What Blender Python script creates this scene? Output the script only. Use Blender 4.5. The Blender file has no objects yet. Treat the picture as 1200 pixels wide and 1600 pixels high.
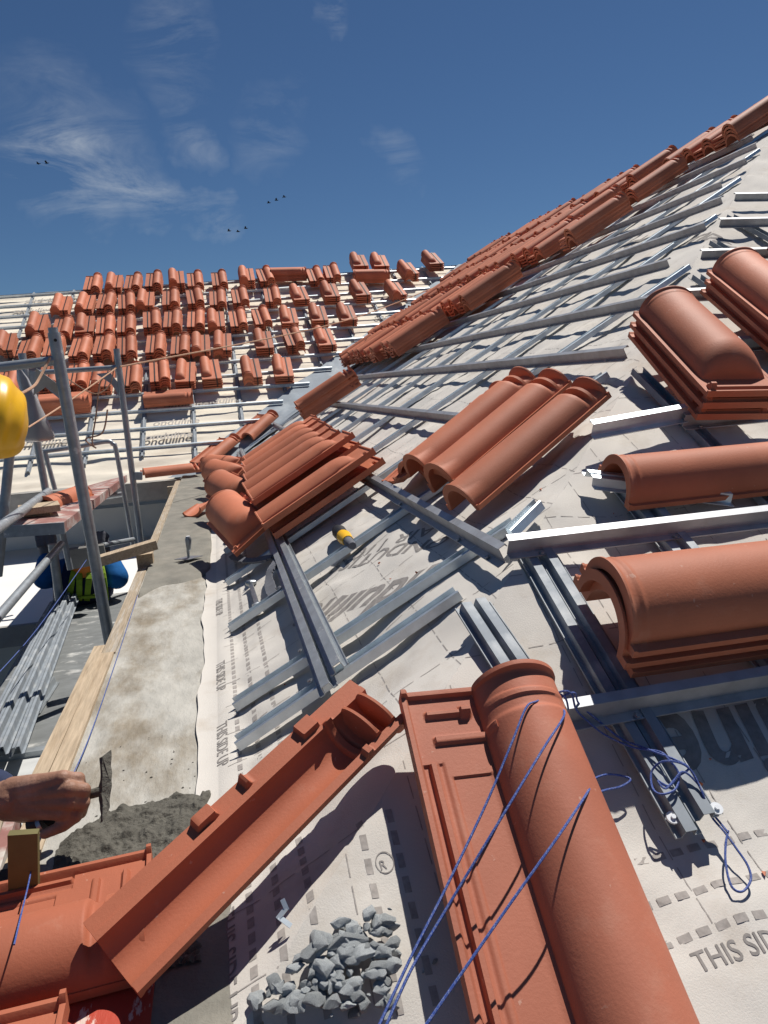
import bpy, bmesh, math, random
from mathutils import Vector, Matrix, noise
R_ = math.radians
random.seed(7)
C = bpy.context.scene
COL = C.collection
V = Vector

# ------------------------------------------------------------------ camera, world, sun, exposure
FP, VE, ROLL = 1150.0, (335.0, 610.0), 0.065        # focal length in photo pixels, point the eaves run to
Yc = V((VE[0]-600, 800-VE[1], -FP)).normalized()
Zc = V((1, ROLL, 0)).cross(Yc).normalized()
if Zc.y < 0: Zc = -Zc
Xc = Yc.cross(Zc)
RM = Matrix((Xc, Yc, Zc))                            # camera -> world
cam = bpy.data.objects.new('camera', bpy.data.cameras.new('camera')); COL.objects.link(cam)
cam.matrix_world = RM.to_4x4()
cam.data.sensor_fit = 'HORIZONTAL'; cam.data.sensor_width = 36; cam.data.lens = 36*FP/1200
cam.data.clip_start = .02; cam.data.clip_end = 2000
C.camera = cam
C.view_settings.view_transform = 'Standard'; C.view_settings.look = 'None'
C.view_settings.exposure = 0.34; C.view_settings.gamma = 1

SUN = V((0.36, 0.33, 0.875)).normalized()            # towards the sun
sl = bpy.data.lights.new('sun', 'SUN'); sl.energy = 4.2; sl.angle = R_(.5); sl.color = (1, .955, .89)
so = bpy.data.objects.new('sun', sl); COL.objects.link(so)
so.rotation_euler = SUN.to_track_quat('Z', 'Y').to_euler()

W = bpy.data.worlds.new('World'); C.world = W; W.use_nodes = True
nt = W.node_tree; nt.nodes.clear()
def N(t, ty, **k):
    n = t.nodes.new(ty)
    for a, b in k.items():
        if a == 'inp':
            for i, v in b.items(): n.inputs[i].default_value = v
        else: setattr(n, a, b)
    return n
wo = N(nt, 'ShaderNodeOutputWorld'); bg = N(nt, 'ShaderNodeBackground'); bg.inputs[1].default_value = .115
sky = N(nt, 'ShaderNodeTexSky', sky_type='NISHITA', sun_disc=False)
sky.sun_elevation = math.asin(SUN.z); sky.sun_rotation = math.atan2(SUN.x, SUN.y)
sky.altitude = 1200; sky.air_density = 1.0; sky.dust_density = .25; sky.ozone_density = 3.0
tc = N(nt, 'ShaderNodeTexCoord')
mp = N(nt, 'ShaderNodeMapping'); mp.inputs['Scale'].default_value = (2.2, 2.2, 7.0); mp.inputs['Rotation'].default_value = (0, .25, .3)
n1 = N(nt, 'ShaderNodeTexNoise', inp={'Scale': 2.6, 'Detail': 12, 'Roughness': .66, 'Distortion': .9})
n2 = N(nt, 'ShaderNodeTexNoise', inp={'Scale': 1.3, 'Detail': 2})
r1 = N(nt, 'ShaderNodeMapRange', inp={1: .42, 2: .72, 3: 0, 4: .62}); r2 = N(nt, 'ShaderNodeMapRange', inp={1: .42, 2: .68, 3: 0, 4: 1})
spots = None
nd = N(nt, 'ShaderNodeTexNoise', inp={'Scale': 5.5, 'Detail': 5, 'Roughness': .6}); nt.links.new(tc.outputs['Generated'], nd.inputs['Vector'])
sb = N(nt, 'ShaderNodeVectorMath', operation='SUBTRACT'); sb.inputs[1].default_value = (.5, .5, .5); nt.links.new(nd.outputs['Color'], sb.inputs[0])
sc = N(nt, 'ShaderNodeVectorMath', operation='SCALE'); sc.inputs['Scale'].default_value = .20; nt.links.new(sb.outputs[0], sc.inputs[0])
av = N(nt, 'ShaderNodeVectorMath', operation='ADD'); nt.links.new(tc.outputs['Generated'], av.inputs[0]); nt.links.new(sc.outputs[0], av.inputs[1])
nv2 = N(nt, 'ShaderNodeVectorMath', operation='NORMALIZE'); nt.links.new(av.outputs[0], nv2.inputs[0])
for px, py, r0, amp in ((95, 262, .07, 1.3), (215, 285, .045, 1.0), (305, 325, .04, .9), (150, 205, .06, .5), (285, 185, .035, .7), (260, 70, .06, .5), (505, 65, .028, .8), (590, 240, .04, .5), (60, 150, .07, .3), (400, 215, .05, .45)):
    dn = N(nt, 'ShaderNodeVectorMath', operation='DOT_PRODUCT'); dn.inputs[1].default_value = (RM @ V((px-600, 800-py, -FP))).normalized()
    rn = N(nt, 'ShaderNodeMapRange', inp={1: math.cos(r0), 2: 1.0, 3: 0, 4: amp}); nt.links.new(nv2.outputs[0], dn.inputs[0]); nt.links.new(dn.outputs['Value'], rn.inputs[0])
    if spots is None: spots = rn.outputs[0]
    else:
        ad = N(nt, 'ShaderNodeMath', operation='ADD'); nt.links.new(spots, ad.inputs[0]); nt.links.new(rn.outputs[0], ad.inputs[1]); spots = ad.outputs[0]
m1 = N(nt, 'ShaderNodeMath', operation='MULTIPLY'); m2 = N(nt, 'ShaderNodeMath', operation='MULTIPLY'); m3 = N(nt, 'ShaderNodeMath', operation='MULTIPLY'); m3.inputs[1].default_value = .75
mx = N(nt, 'ShaderNodeMix', data_type='RGBA'); mx.inputs[7].default_value = (3.6, 3.9, 4.2, 1)
tint = N(nt, 'ShaderNodeMix', data_type='RGBA', blend_type='MULTIPLY', inp={0: 1.0}); tint.inputs[7].default_value = (.225, .295, .36, 1)
L_ = nt.links.new
L_(tc.outputs['Generated'], mp.inputs['Vector']); L_(mp.outputs[0], n1.inputs['Vector'])
L_(n1.outputs[0], r1.inputs[0]); 
L_(r1.outputs[0], m1.inputs[0]); m1.inputs[1].default_value = 1.0; L_(m1.outputs[0], m2.inputs[0]); L_(spots, m2.inputs[1]); L_(m2.outputs[0], m3.inputs[0])
L_(sky.outputs[0], tint.inputs[6]); L_(tint.outputs[2], mx.inputs[6]); L_(m3.outputs[0], mx.inputs[0]); L_(mx.outputs[2], bg.inputs[0]); L_(bg.outputs[0], wo.inputs[0])

# ------------------------------------------------------------------ the roof's own geometry
H, T, E, YB, YF = .66, .56, -.063, .652, 6.06        # eye above eave, roof pitch, eave x, hip-end eave y, far eave y
CS = 1/math.hypot(T, 1); SN = T*CS
TF, TA = 3.85, 4.20                                  # run of the far roof and of the main roof
NA, NB = V((-SN, 0, CS)), V((0, -SN, CS))
UA, UB = V((CS, 0, SN)), V((0, CS, SN))
def ray(px, py): return RM @ V((px-600, 800-py, -FP))
def hitp(px, py, p0, n):
    r = ray(px, py); return r*(p0.dot(n)/r.dot(n))
def A(px, py, off=0): return hitp(px, py, V((E, 0, -H))+NA*off, NA)
def B(px, py, off=0): return hitp(px, py, V((0, YB, -H))+NB*off, NB)
def F(px, py, off=0): return hitp(px, py, V((0, YF, -H))+NB*off, NB)
def LZ(px, py, z): return hitp(px, py, V((0, 0, z)), V((0, 0, 1)))
def PY(px, py, y):
    r = ray(px, py); return r*(y/r.y)
def Q(px, py, d): return ray(px, py)*(d/FP)
def TFR(x): return 3.53+.072*x
def S0(x, y): return -H+T*max(min(x-E, y-YB), y-YF)
def ss(a, b, x): t = max(0, min(1, (x-a)/(b-a))); return t*t*(3-2*t)
def nz(x, y, z=0): return noise.noise(V((x, y, z)))
def sag(x, y):
    if y-YF > x-E: u, w = x, (y-YF)
    elif y-YB > x-E: u, w = y, x
    else: u, w = x, y
    a = .015*nz(x*3.1, y*3.1, 1)+.009*nz(x*7.5+y*2, y*6, 3)+.003*nz(x*23, y*21, 5)
    a += .004*(1-min(1, abs(nz(x*5+9, y*5, 8))*5))
    k = ss(.0, .07, x-E); return min(a-.008, .0015)*k+.006*(1-k)
def S(x, y, off=0): return S0(x, y)+sag(x, y)/CS+off/CS

# ------------------------------------------------------------------ object helpers
def props(o, label=None, cat=None, group=None, kind=None):
    if label: o['label'] = label
    if cat: o['category'] = cat
    if group: o['group'] = group
    if kind: o['kind'] = kind
    return o
def empty(name, loc, label, cat, group=None):
    o = bpy.data.objects.new(name, None); COL.objects.link(o); o.location = loc; o.empty_display_size = .05
    return props(o, label, cat, group)
def link(name, me, parent=None, mat=None):
    o = bpy.data.objects.new(name, me); COL.objects.link(o)
    if mat is not None and not me.materials: me.materials.append(mat)
    if parent:
        o.parent = parent
        o.matrix_parent_inverse = Matrix.Identity(4)
    return o
def mesh(name, vs, fs, smooth=False, angle=38):
    me = bpy.data.meshes.new(name); me.from_pydata([tuple(v) for v in vs], [], fs); me.update()
    if smooth:
        me.polygons.foreach_set('use_smooth', [True]*len(me.polygons))
        me.set_sharp_from_angle(angle=R_(angle))
    return me
class MB:
    def __init__(s): s.v, s.f = [], []
    def add(s, vs, fs):
        b = len(s.v); s.v += [V(v) for v in vs]; s.f += [tuple(i+b for i in f) for f in fs]; return s
    def box(s, c, d, M=None):
        x, y, z = d[0]/2, d[1]/2, d[2]/2
        vs = [V((a*x, b*y, c_*z)) for c_ in (-1, 1) for b in (-1, 1) for a in (-1, 1)]
        if M is not None: vs = [M @ v for v in vs]
        return s.add([v+V(c) for v in vs], [(0, 2, 3, 1), (4, 5, 7, 6), (0, 1, 5, 4), (2, 6, 7, 3), (0, 4, 6, 2), (1, 3, 7, 5)])
    def bar(s, p0, p1, w, h, up=V((0, 0, 1))):
        p0, p1 = V(p0), V(p1); d = (p1-p0); l = d.length; d.normalize(); x = d.cross(V(up)).normalized(); z = x.cross(d)
        return s.box((p0+p1)/2, (w, l, h), Matrix((x, d, z)).transposed())
    def tube(s, pts, r, n=10, cap=True):
        pts = [V(p) for p in pts]; rings = []
        rs = r if isinstance(r, (list, tuple)) else [r]*len(pts)
        prev = None
        for i, p in enumerate(pts):
            d = (pts[min(i+1, len(pts)-1)]-pts[max(i-1, 0)]).normalized()
            if prev is None: x = d.orthogonal().normalized()
            else: x = (prev-d*prev.dot(d)).normalized()
            prev = x; y = d.cross(x)
            rings.append([p+(x*math.cos(2*math.pi*k/n)+y*math.sin(2*math.pi*k/n))*rs[i] for k in range(n)])
        fs = [(i*n+k, i*n+(k+1) % n, (i+1)*n+(k+1) % n, (i+1)*n+k) for i in range(len(pts)-1) for k in range(n)]
        if cap: fs += [tuple(range(n-1, -1, -1)), tuple(range((len(pts)-1)*n, len(pts)*n))]
        return s.add([v for r_ in rings for v in r_], fs)
    def mesh(s, name, smooth=False, angle=38): return mesh(name, s.v, s.f, smooth, angle)
    def obj(s, name, mat, parent=None, smooth=False, angle=38, origin=None):
        if parent is not None: o0 = parent.matrix_basis.inverted()
        else: o0 = Matrix.Translation(-V(origin)) if origin is not None else Matrix.Translation(-(sum(s.v, V())/len(s.v)))
        me = mesh(name, [o0 @ v for v in s.v], s.f, smooth, angle)
        o = link(name, me, parent, mat)
        if parent is None: o.matrix_basis = o0.inverted()
        return o
def frame(c, X, Y, Z):
    m = Matrix((V(X).normalized(), V(Y).normalized(), V(Z).normalized())).transposed().to_4x4(); m.translation = c; return m
def pose(c, Y, Z, spin=0, roll=0, pitch=0):
    Y = V(Y).normalized(); Z = V(Z); Z = (Z-Y*Z.dot(Y)).normalized()
    m = frame(c, Y.cross(Z), Y, Z)
    return m @ Matrix.Rotation(R_(spin), 4, 'Z') @ Matrix.Rotation(R_(pitch), 4, 'X') @ Matrix.Rotation(R_(roll), 4, 'Y')
def smooth_path(pts, k=8):
    pts = [V(p) for p in pts]; out = []
    for i in range(len(pts)-1):
        p0, p1, p2, p3 = pts[max(i-1, 0)], pts[i], pts[i+1], pts[min(i+2, len(pts)-1)]
        for j in range(k):
            t = j/k
            out.append(.5*((2*p1)+(-p0+p2)*t+(2*p0-5*p1+4*p2-p3)*t*t+(-p0+3*p1-3*p2+p3)*t**3))
    return out+[pts[-1]]
ORD = ['first', 'second', 'third', 'fourth', 'fifth', 'sixth', 'seventh', 'eighth', 'ninth', 'tenth', 'eleventh', 'twelfth', 'thirteenth', 'fourteenth', 'fifteenth', 'sixteenth', 'seventeenth', 'eighteenth', 'nineteenth', 'twentieth', 'twenty-first', 'twenty-second', 'twenty-third', 'twenty-fourth', 'twenty-fifth', 'twenty-sixth', 'twenty-seventh', 'twenty-eighth', 'twenty-ninth', 'thirtieth']

# ------------------------------------------------------------------ materials
def mat(name, col, rough=.7, metal=0, var=.0, vscale=8, bump=0, bscale=60, spec=.4, rand=0, col2=None, mask=(.5, .65), mscale=4, coord='Object', stretch=None):
    m = bpy.data.materials.new(name); m.use_nodes = True; t = m.node_tree; b = t.nodes['Principled BSDF']
    b.inputs['Roughness'].default_value = rough; b.inputs['Metallic'].default_value = metal; b.inputs['Specular IOR Level'].default_value = spec
    tc = N(t, 'ShaderNodeTexCoord'); src = tc.outputs[coord]
    if stretch:
        mp = N(t, 'ShaderNodeMapping'); mp.inputs['Scale'].default_value = stretch; t.links.new(src, mp.inputs[0]); src = mp.outputs[0]
    rgb = N(t, 'ShaderNodeRGB'); rgb.outputs[0].default_value = (*col, 1); out = rgb.outputs[0]
    if col2:
        n = N(t, 'ShaderNodeTexNoise', inp={'Scale': mscale, 'Detail': 7, 'Roughness': .65}); t.links.new(src, n.inputs['Vector'])
        r = N(t, 'ShaderNodeMapRange', inp={1: mask[0], 2: mask[1], 3: 0, 4: 1}); t.links.new(n.outputs[0], r.inputs[0])
        x = N(t, 'ShaderNodeMix', data_type='RGBA'); t.links.new(r.outputs[0], x.inputs[0]); t.links.new(out, x.inputs[6]); x.inputs[7].default_value = (*col2, 1); out = x.outputs[2]
    if var or rand:
        n = N(t, 'ShaderNodeTexNoise', inp={'Scale': vscale, 'Detail': 5, 'Roughness': .6}); t.links.new(src, n.inputs['Vector'])
        r = N(t, 'ShaderNodeMapRange', inp={1: .25, 2: .75, 3: 1-var, 4: 1+var}); t.links.new(n.outputs[0], r.inputs[0]); fac = r.outputs[0]
        if rand:
            oi = N(t, 'ShaderNodeObjectInfo'); rr = N(t, 'ShaderNodeMapRange', inp={1: 0, 2: 1, 3: 1-rand, 4: 1+rand}); t.links.new(oi.outputs['Random'], rr.inputs[0])
            mm = N(t, 'ShaderNodeMath', operation='MULTIPLY'); t.links.new(fac, mm.inputs[0]); t.links.new(rr.outputs[0], mm.inputs[1]); fac = mm.outputs[0]
        vm = N(t, 'ShaderNodeVectorMath', operation='SCALE'); t.links.new(out, vm.inputs[0]); t.links.new(fac, vm.inputs['Scale']); out = vm.outputs[0]
    t.links.new(out, b.inputs['Base Color'])
    if bump:
        n = N(t, 'ShaderNodeTexNoise', inp={'Scale': bscale, 'Detail': 6, 'Roughness': .65}); t.links.new(src, n.inputs['Vector'])
        bp = N(t, 'ShaderNodeBump', inp={'Strength': bump, 'Distance': .004}); t.links.new(n.outputs[0], bp.inputs['Height']); t.links.new(bp.outputs[0], b.inputs['Normal'])
    return m
def tile_mat(name, col, dust, amount=(.6, .78)):
    m = mat(name, col, rough=.62, var=.15, vscale=6, bump=.13, bscale=240, spec=.3, rand=.18, col2=dust, mask=amount, mscale=13)
    t = m.node_tree; b = t.nodes['Principled BSDF']            # scattered pale chips and scuffs
    tc = N(t, 'ShaderNodeTexCoord'); n = N(t, 'ShaderNodeTexNoise', inp={'Scale': 60, 'Detail': 5, 'Roughness': .6}); t.links.new(tc.outputs['Object'], n.inputs['Vector'])
    r = N(t, 'ShaderNodeMapRange', inp={1: .68, 2: .72, 3: 0, 4: .6}); t.links.new(n.outputs[0], r.inputs[0])
    old = b.inputs['Base Color'].links[0].from_socket
    x = N(t, 'ShaderNodeMix', data_type='RGBA'); t.links.new(r.outputs[0], x.inputs[0]); t.links.new(old, x.inputs[6]); x.inputs[7].default_value = (.55, .33, .25, 1)
    t.links.new(x.outputs[2], b.inputs['Base Color'])
    return m
TC = tile_mat('terracotta', (.51, .168, .088), (.54, .225, .14))
TCD = tile_mat('terracotta_dusty', (.46, .155, .092), (.50, .225, .15), (.56, .85))
TCR = tile_mat('terracotta_glazed', (.41, .125, .066), (.46, .19, .12), (.62, .8))
GALV = mat('galvanised_steel', (.60, .66, .70), rough=.42, metal=.7, var=.16, vscale=28, bump=.05, bscale=40, rand=.06)
GALVB = mat('galvanised_batten', (.42, .43, .445), rough=.5, metal=.65, var=.18, vscale=22, bump=.05, bscale=40, rand=.08, col2=(.30, .27, .26), mask=(.55, .8), mscale=9)
TUBE = mat('scaffold_tube', (.36, .39, .41), rough=.45, metal=.6, var=.2, vscale=30, col2=(.62, .62, .60), mask=(.63, .68), mscale=22, bump=.1)
MEM = mat('membrane', (.61, .575, .525), rough=.92, spec=.15, var=.06, vscale=5, bump=.22, bscale=420, col2=(.47, .41, .34), mask=(.55, .82), mscale=7)
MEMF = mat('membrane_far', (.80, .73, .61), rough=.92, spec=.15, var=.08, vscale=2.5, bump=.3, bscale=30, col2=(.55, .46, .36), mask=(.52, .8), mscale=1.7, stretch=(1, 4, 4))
INK = mat('print_ink', (.27, .25, .235), rough=.9, spec=.1, var=.25, vscale=60)
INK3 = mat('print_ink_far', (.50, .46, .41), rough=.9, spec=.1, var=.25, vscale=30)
INK2 = mat('print_ink_faded', (.36, .33, .305), rough=.9, spec=.1, var=.25, vscale=120)
CONC = mat('pale_concrete', (.43, .415, .375), rough=.93, spec=.15, var=.2, vscale=22, bump=1.0, bscale=70, col2=(.25, .215, .165), mask=(.45, .60), mscale=4.6, stretch=(1, .45, 1))
CONG = mat('grey_concrete', (.30, .29, .27), rough=.93, spec=.15, var=.2, vscale=10, bump=.6, bscale=60)
MORT = mat('wet_mortar', (.20, .19, .16), rough=.72, spec=.35, var=.18, vscale=16, bump=.5, bscale=120, col2=(.26, .24, .20), mask=(.45, .7), mscale=6)
MORTR = mat('rough_mortar', (.115, .108, .09), rough=.85, spec=.3, var=.3, vscale=40, bump=1.0, bscale=170)
WOOD = mat('pine_timber', (.47, .37, .26), rough=.8, spec=.2, var=.25, vscale=14, stretch=(14, 1, 14), bump=.25, col2=(.36, .27, .18), mask=(.45, .7), mscale=6)
WOODG = mat('weathered_timber', (.36, .29, .21), rough=.85, spec=.2, var=.3, vscale=14, stretch=(16, 1, 16), bump=.3, col2=(.45, .42, .37), mask=(.5, .7), mscale=5)
PLY = mat('shutter_ply', (.15, .13, .05), rough=.7, var=.15, vscale=30, spec=.3)
PLANK = mat('red_plank', (.30, .14, .12), rough=.8, var=.3, vscale=10, col2=(.48, .44, .40), mask=(.48, .62), mscale=9, bump=.3)
DECK = mat('deck_sheet', (.20, .21, .21), rough=.6, metal=.25, var=.25, vscale=9, col2=(.52, .52, .50), mask=(.55, .66), mscale=7, stretch=(1, 2.2, 1), bump=.3)
DECKW = mat('white_deck_sheet', (.55, .56, .55), rough=.6, metal=.2, var=.15, vscale=8, col2=(.22, .25, .27), mask=(.6, .68), mscale=12, stretch=(1, 3, 1))
WHITE = mat('white_render', (.72, .71, .68), rough=.9, var=.04, vscale=3, bump=.15, bscale=20)
DARK = mat('dark_ground', (.055, .05, .045), rough=.95, var=.4, vscale=1.5)
SKIN = mat('skin', (.29, .15, .097), rough=.55, var=.14, vscale=26, bump=.35, bscale=150, spec=.4, col2=(.43, .25, .18), mask=(.48, .68), mscale=17)
SHIRT = mat('navy_cloth', (.035, .045, .085), rough=.9, var=.3, vscale=30, bump=.5, bscale=60, spec=.1)
BLUE = mat('blue_cloth', (.014, .11, .32), rough=.85, var=.2, vscale=20, bump=.5, bscale=40, spec=.15)
VEST = mat('hi_vis_vest', (.22, .34, .035), rough=.8, var=.2, vscale=12, bump=.4, bscale=40, spec=.15)
STRIPE = mat('vest_navy', (.02, .03, .075), rough=.8, spec=.15)
YEL = mat('yellow_plastic', (.86, .47, .008), rough=.36, var=.06, vscale=6, spec=.5, col2=(.7, .37, .02), mask=(.58, .75), mscale=9)
ORA = mat('orange_plastic', (.75, .22, .02), rough=.45, spec=.5)
BLK = mat('black_rubber', (.02, .02, .022), rough=.5, var=.2, vscale=20)
GLOVE = mat('grey_glove', (.12, .125, .145), rough=.85, var=.25, vscale=30, bump=.4)
FLASH = mat('flashing_metal', (.25, .29, .33), rough=.75, metal=.1, var=.2, vscale=6, col2=(.36, .40, .43), mask=(.5, .65), mscale=5)
CHB = mat('dull_channel', (.27, .30, .33), rough=.72, metal=.3, var=.2, vscale=20, col2=(.42, .44, .45), mask=(.5, .7), mscale=14)
STRAP = mat('black_strap', (.018, .012, .012), rough=.5)
ROPE = mat('blue_cord', (.04, .08, .30), rough=.65, var=.35, vscale=700, spec=.3, col2=(.20, .24, .42), mask=(.50, .60), mscale=600)
TAN = mat('tan_string', (.52, .32, .21), rough=.9, var=.2, vscale=90)
STEEL = mat('tool_steel', (.33, .35, .37), rough=.4, metal=.85, var=.3, vscale=40)
STONE = mat('crushed_stone', (.47, .50, .51), rough=.88, var=.3, vscale=22, bump=.8, bscale=90, rand=.28, col2=(.55, .57, .56), mask=(.48, .62), mscale=30)
BAG = mat('dusty_plastic', (.38, .38, .38), rough=.45, var=.2, vscale=12)
BAG.node_tree.nodes['Principled BSDF'].inputs['Transmission Weight'].default_value = .35
RED = mat('red_paint', (.42, .055, .03), rough=.55, var=.15, vscale=12, col2=(.62, .48, .42), mask=(.57, .61), mscale=26, stretch=(2.2, .7, 1), bump=.3)
WASH = mat('washer_plastic', (.72, .74, .76), rough=.4)

# ------------------------------------------------------------------ ground, ledge, building body
g = MB(); g.add([(-400, -400, -4.2), (400, -400, -4.2), (400, 400, -4.2), (-400, 400, -4.2)], [(0, 1, 2, 3)])
props(g.obj('ground', DARK), kind='structure')

def grid(fx, nu, nv, u0=0, u1=1, v0=0, v1=1):
    vs = [fx(u0+(u1-u0)*i/nu, v0+(v1-v0)*j/nv) for j in range(nv+1) for i in range(nu+1)]
    return vs, [(j*(nu+1)+i, j*(nu+1)+i+1, (j+1)*(nu+1)+i+1, (j+1)*(nu+1)+i) for j in range(nv) for i in range(nu)]

ROOT = empty('building_wing', (0, 3, -H), 'long white wing whose unfinished hipped roof fills the right of the photo', 'building')
b = MB()
b.box((E+3.1, (YB+YF)/2+3.3, -2.55), (6.0, 11.5, 3.3)); b.obj('wall', WHITE, ROOT)
b = MB()                                               # sloped decks under the membranes
for ring in ([(E, YB), (E, YF), (E+TA, YF+TA), (E+TA, YB+TA)], [(E, YB), (E+TA, YB+TA), (E+9, YB+TA), (E+9, YB)]):
    top = [V((x, y, S0(x, y)-.05)) for x, y in ring]; bot = [p-V((0, 0, .06)) for p in top]
    b.add(top+bot, [(3, 2, 1, 0), (4, 5, 6, 7), (0, 1, 5, 4), (1, 2, 6, 5), (2, 3, 7, 6), (3, 0, 4, 7)])
b.obj('roof_deck', CONG, ROOT)
def ledge_top(u, v): return None
lb = MB()
def led(u, v):
    x, y = -.335+(.335+E)*u, .30+(YF+.05-.30)*v**1.5
    return V((x, y, -H+.0025*nz(x*9, y*9, 2)+.004*nz(x*3, y*3)-(.006*max(0, (.03-u)/.03))))
vs, fs = grid(led, 22, 240); lb.add(vs, fs)
lb.box(((-.335+E)/2, (YF+.35)/2, -H-.10), (.335+E, YF+.05-.30, .185))
vs, fs = grid(lambda u, v: V((E+4*u, .20+(YB-.05-.20)*v, -H-.066+.003*nz(u*30, v*4))), 120, 10); lb.add(vs, fs)
lb.box((E+.03+2, .40, -H-.16), (4, .38, .16))
lb.obj('eave_ledge', CONC, ROOT, smooth=True)

WING = empty('far_building_wing', (-2, YF, -H), 'white wing behind the scaffold carrying the far roof with rows of tile stacks', 'building')
b = MB(); b.box((-4.9, YF+3.0, -2.7), (9.9, 5.4, 3.6)); b.obj('wall', WHITE, WING)
b = MB(); vs, fs = grid(lambda u, v: V((-10+(10+E-.28)*u, YF-.10+.13*v, -H-.012+.008*nz(u*40, v))), 120, 2); b.add(vs, fs)
b.box((-5.17, YF-.035, -H-.085), (9.65, .13, .14)); b.obj('fascia', CONG, WING)
b = MB()
ring = [(-10, YF), (E, YF), (E+TF, YF+TFR(3.8)), (-10, YF+TFR(-10))]
top = [V((x, y, -H+T*(y-YF)-.05)) for x, y in ring]; bot = [p-V((0, 0, .06)) for p in top]
b.add(top+bot, [(0, 1, 2, 3), (7, 6, 5, 4), (0, 4, 5, 1), (1, 5, 6, 2), (2, 6, 7, 3), (3, 7, 4, 0)])
b.bar((-10, YF+TFR(-10)+.03, -H+T*TFR(-10)-.06), (3.7, YF+TFR(3.7)+.03, -H+T*TFR(3.7)-.06), .12, .10); b.obj('roof_deck', CONC, WING)
# balcony slab below the far eave
SLZ = -1.17
b = MB(); b.box((-3.0, 5.30, SLZ-.035), (5.3, 2.3, .07)); t_ = b.obj('balcony_slab', WHITE); props(t_, 'white flat balcony slab with a grey concrete edge below the far roof eave', 'balcony slab')
b = MB(); b.box((-3.0, 4.135, SLZ-.055), (5.3, .03, .112)); b.obj('slab_edge', CONG, t_)

# ------------------------------------------------------------------ membranes
ms = MB()
def fa(u, v):                                          # side facing left
    t = TA*u**1.6; y0, y1 = YB+t, YF+t; w = v**1.7; y = y0+(y1-y0)*w; x = E+t
    z = S(x, y)
    if u == 0: x += -.034+.010*nz(0, y*3)+.005*nz(4, y*11); z = -H+.007
    return V((x, y, z))
vs, fs = grid(fa, 150, 230); ms.add(vs, [f[::-1] for f in fs])
def fb(u, v):                                          # hip end facing the camera
    t = -.095+(TA+.095)*v**1.5; x = E+max(0, t)+4.0*u**1.6; y = YB+t; z = S(x, y)
    if v == 0: y += .010*nz(x*4, 0); z -= .008
    return V((x, y, z))
vs, fs = grid(fb, 190, 150); ms.add(vs, fs)
from mathutils.bvhtree import BVHTree
BV = BVHTree.FromPolygons([tuple(v) for v in ms.v], ms.f)
def SM(x, y, off=.0006):
    h = BV.ray_cast(V((x, y, 5)), V((0, 0, -1)))[0]
    return (h.z if h is not None else S(x, y))+off/CS
MEMO = ms.obj('roof_membrane', MEM, smooth=True, angle=80); props(MEMO, 'cream breather membrane with grey print draped over the near hipped roof', 'roof membrane')
ms = MB()
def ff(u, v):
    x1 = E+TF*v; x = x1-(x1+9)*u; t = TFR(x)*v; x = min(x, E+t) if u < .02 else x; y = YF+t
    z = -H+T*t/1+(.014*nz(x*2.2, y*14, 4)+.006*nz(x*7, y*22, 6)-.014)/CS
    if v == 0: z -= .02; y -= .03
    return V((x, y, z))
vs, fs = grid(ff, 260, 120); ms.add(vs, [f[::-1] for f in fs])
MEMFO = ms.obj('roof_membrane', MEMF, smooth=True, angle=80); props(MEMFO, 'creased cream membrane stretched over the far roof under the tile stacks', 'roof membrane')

# flashing in the valley
fl = MB()
def vf(side):
    def f(u, v):
        t = -.05+(TF-.05)*v; w = .36*u*(.9+.12*nz(v*14, side*5)); 
        x, y = (E+t-w, YF+t) if side else (E+t, YF+t-w)
        return V((x, y, max(S0(x, y), -H-.01)+.014+.004*nz(v*25, u*3)))
    return f
vs, fs = grid(vf(1), 8, 90); fl.add(vs, [f[::-1] for f in fs]); vs, fs = grid(vf(0), 8, 90); fl.add(vs, fs)
props(fl.obj('valley_flashing', FLASH, smooth=True), 'bluish sheet metal flashing lining the valley between the two roofs', 'flashing')

# ------------------------------------------------------------------ print on the membranes
pr = MB()
def dash(x0, y0, x1, y1, w):
    d = V((x1-x0, y1-y0)); n = V((-d.y, d.x)).normalized()*w/2; k = max(1, int(d.length/.006))
    row = []
    for i in range(k+1):
        p = V((x0, y0))+d*i/k
        row.append([(p+n), (p-n)])
    b0 = len(pr.v)
    for a_, b_ in row:
        for q in (a_, b_): pr.v.append(V((q.x, q.y, SM(q.x, q.y, .0005))))
    for i in range(k): pr.f.append((b0+2*i, b0+2*i+1, b0+2*i+3, b0+2*i+2))
def mirror_ok(x, y): return y-YB > -.0 and x > E+.01 
def line(x0, y0, x1, y1, on, off, w, jit=.0):
    L0 = math.hypot(x1-x0, y1-y0); s = 0
    while s < L0:
        a, b_ = s/L0, min(1, (s+on)/L0)
        xa, ya, xb, yb = x0+(x1-x0)*a, y0+(y1-y0)*a, x0+(x1-x0)*b_, y0+(y1-y0)*b_
        if min(ya, yb) > YB-.08 and min(xa, xb) > E+.015 and max(xa, xb) < E+TA: dash(xa, ya, xb, yb, w)
        s += on+off
hipx = lambda y: E+(y-YB)
# left face: bold dash rows near the eave, thin guide lines further up
for x in (-.022, .012, .050): line(x, YB+.02, x, 5.2, .0165, .0095, .0085)
for k in range(1, 12):
    x = .13+.102*k; line(x, max(YB+(x-E), .7), x, min(6, YF+(x-E)), .026, .009, .0016)
for k in range(34):
    y = .72+.125*k; line(E+.02, y, min(hipx(y), 1.6), y, .034, .012, .0016)
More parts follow.
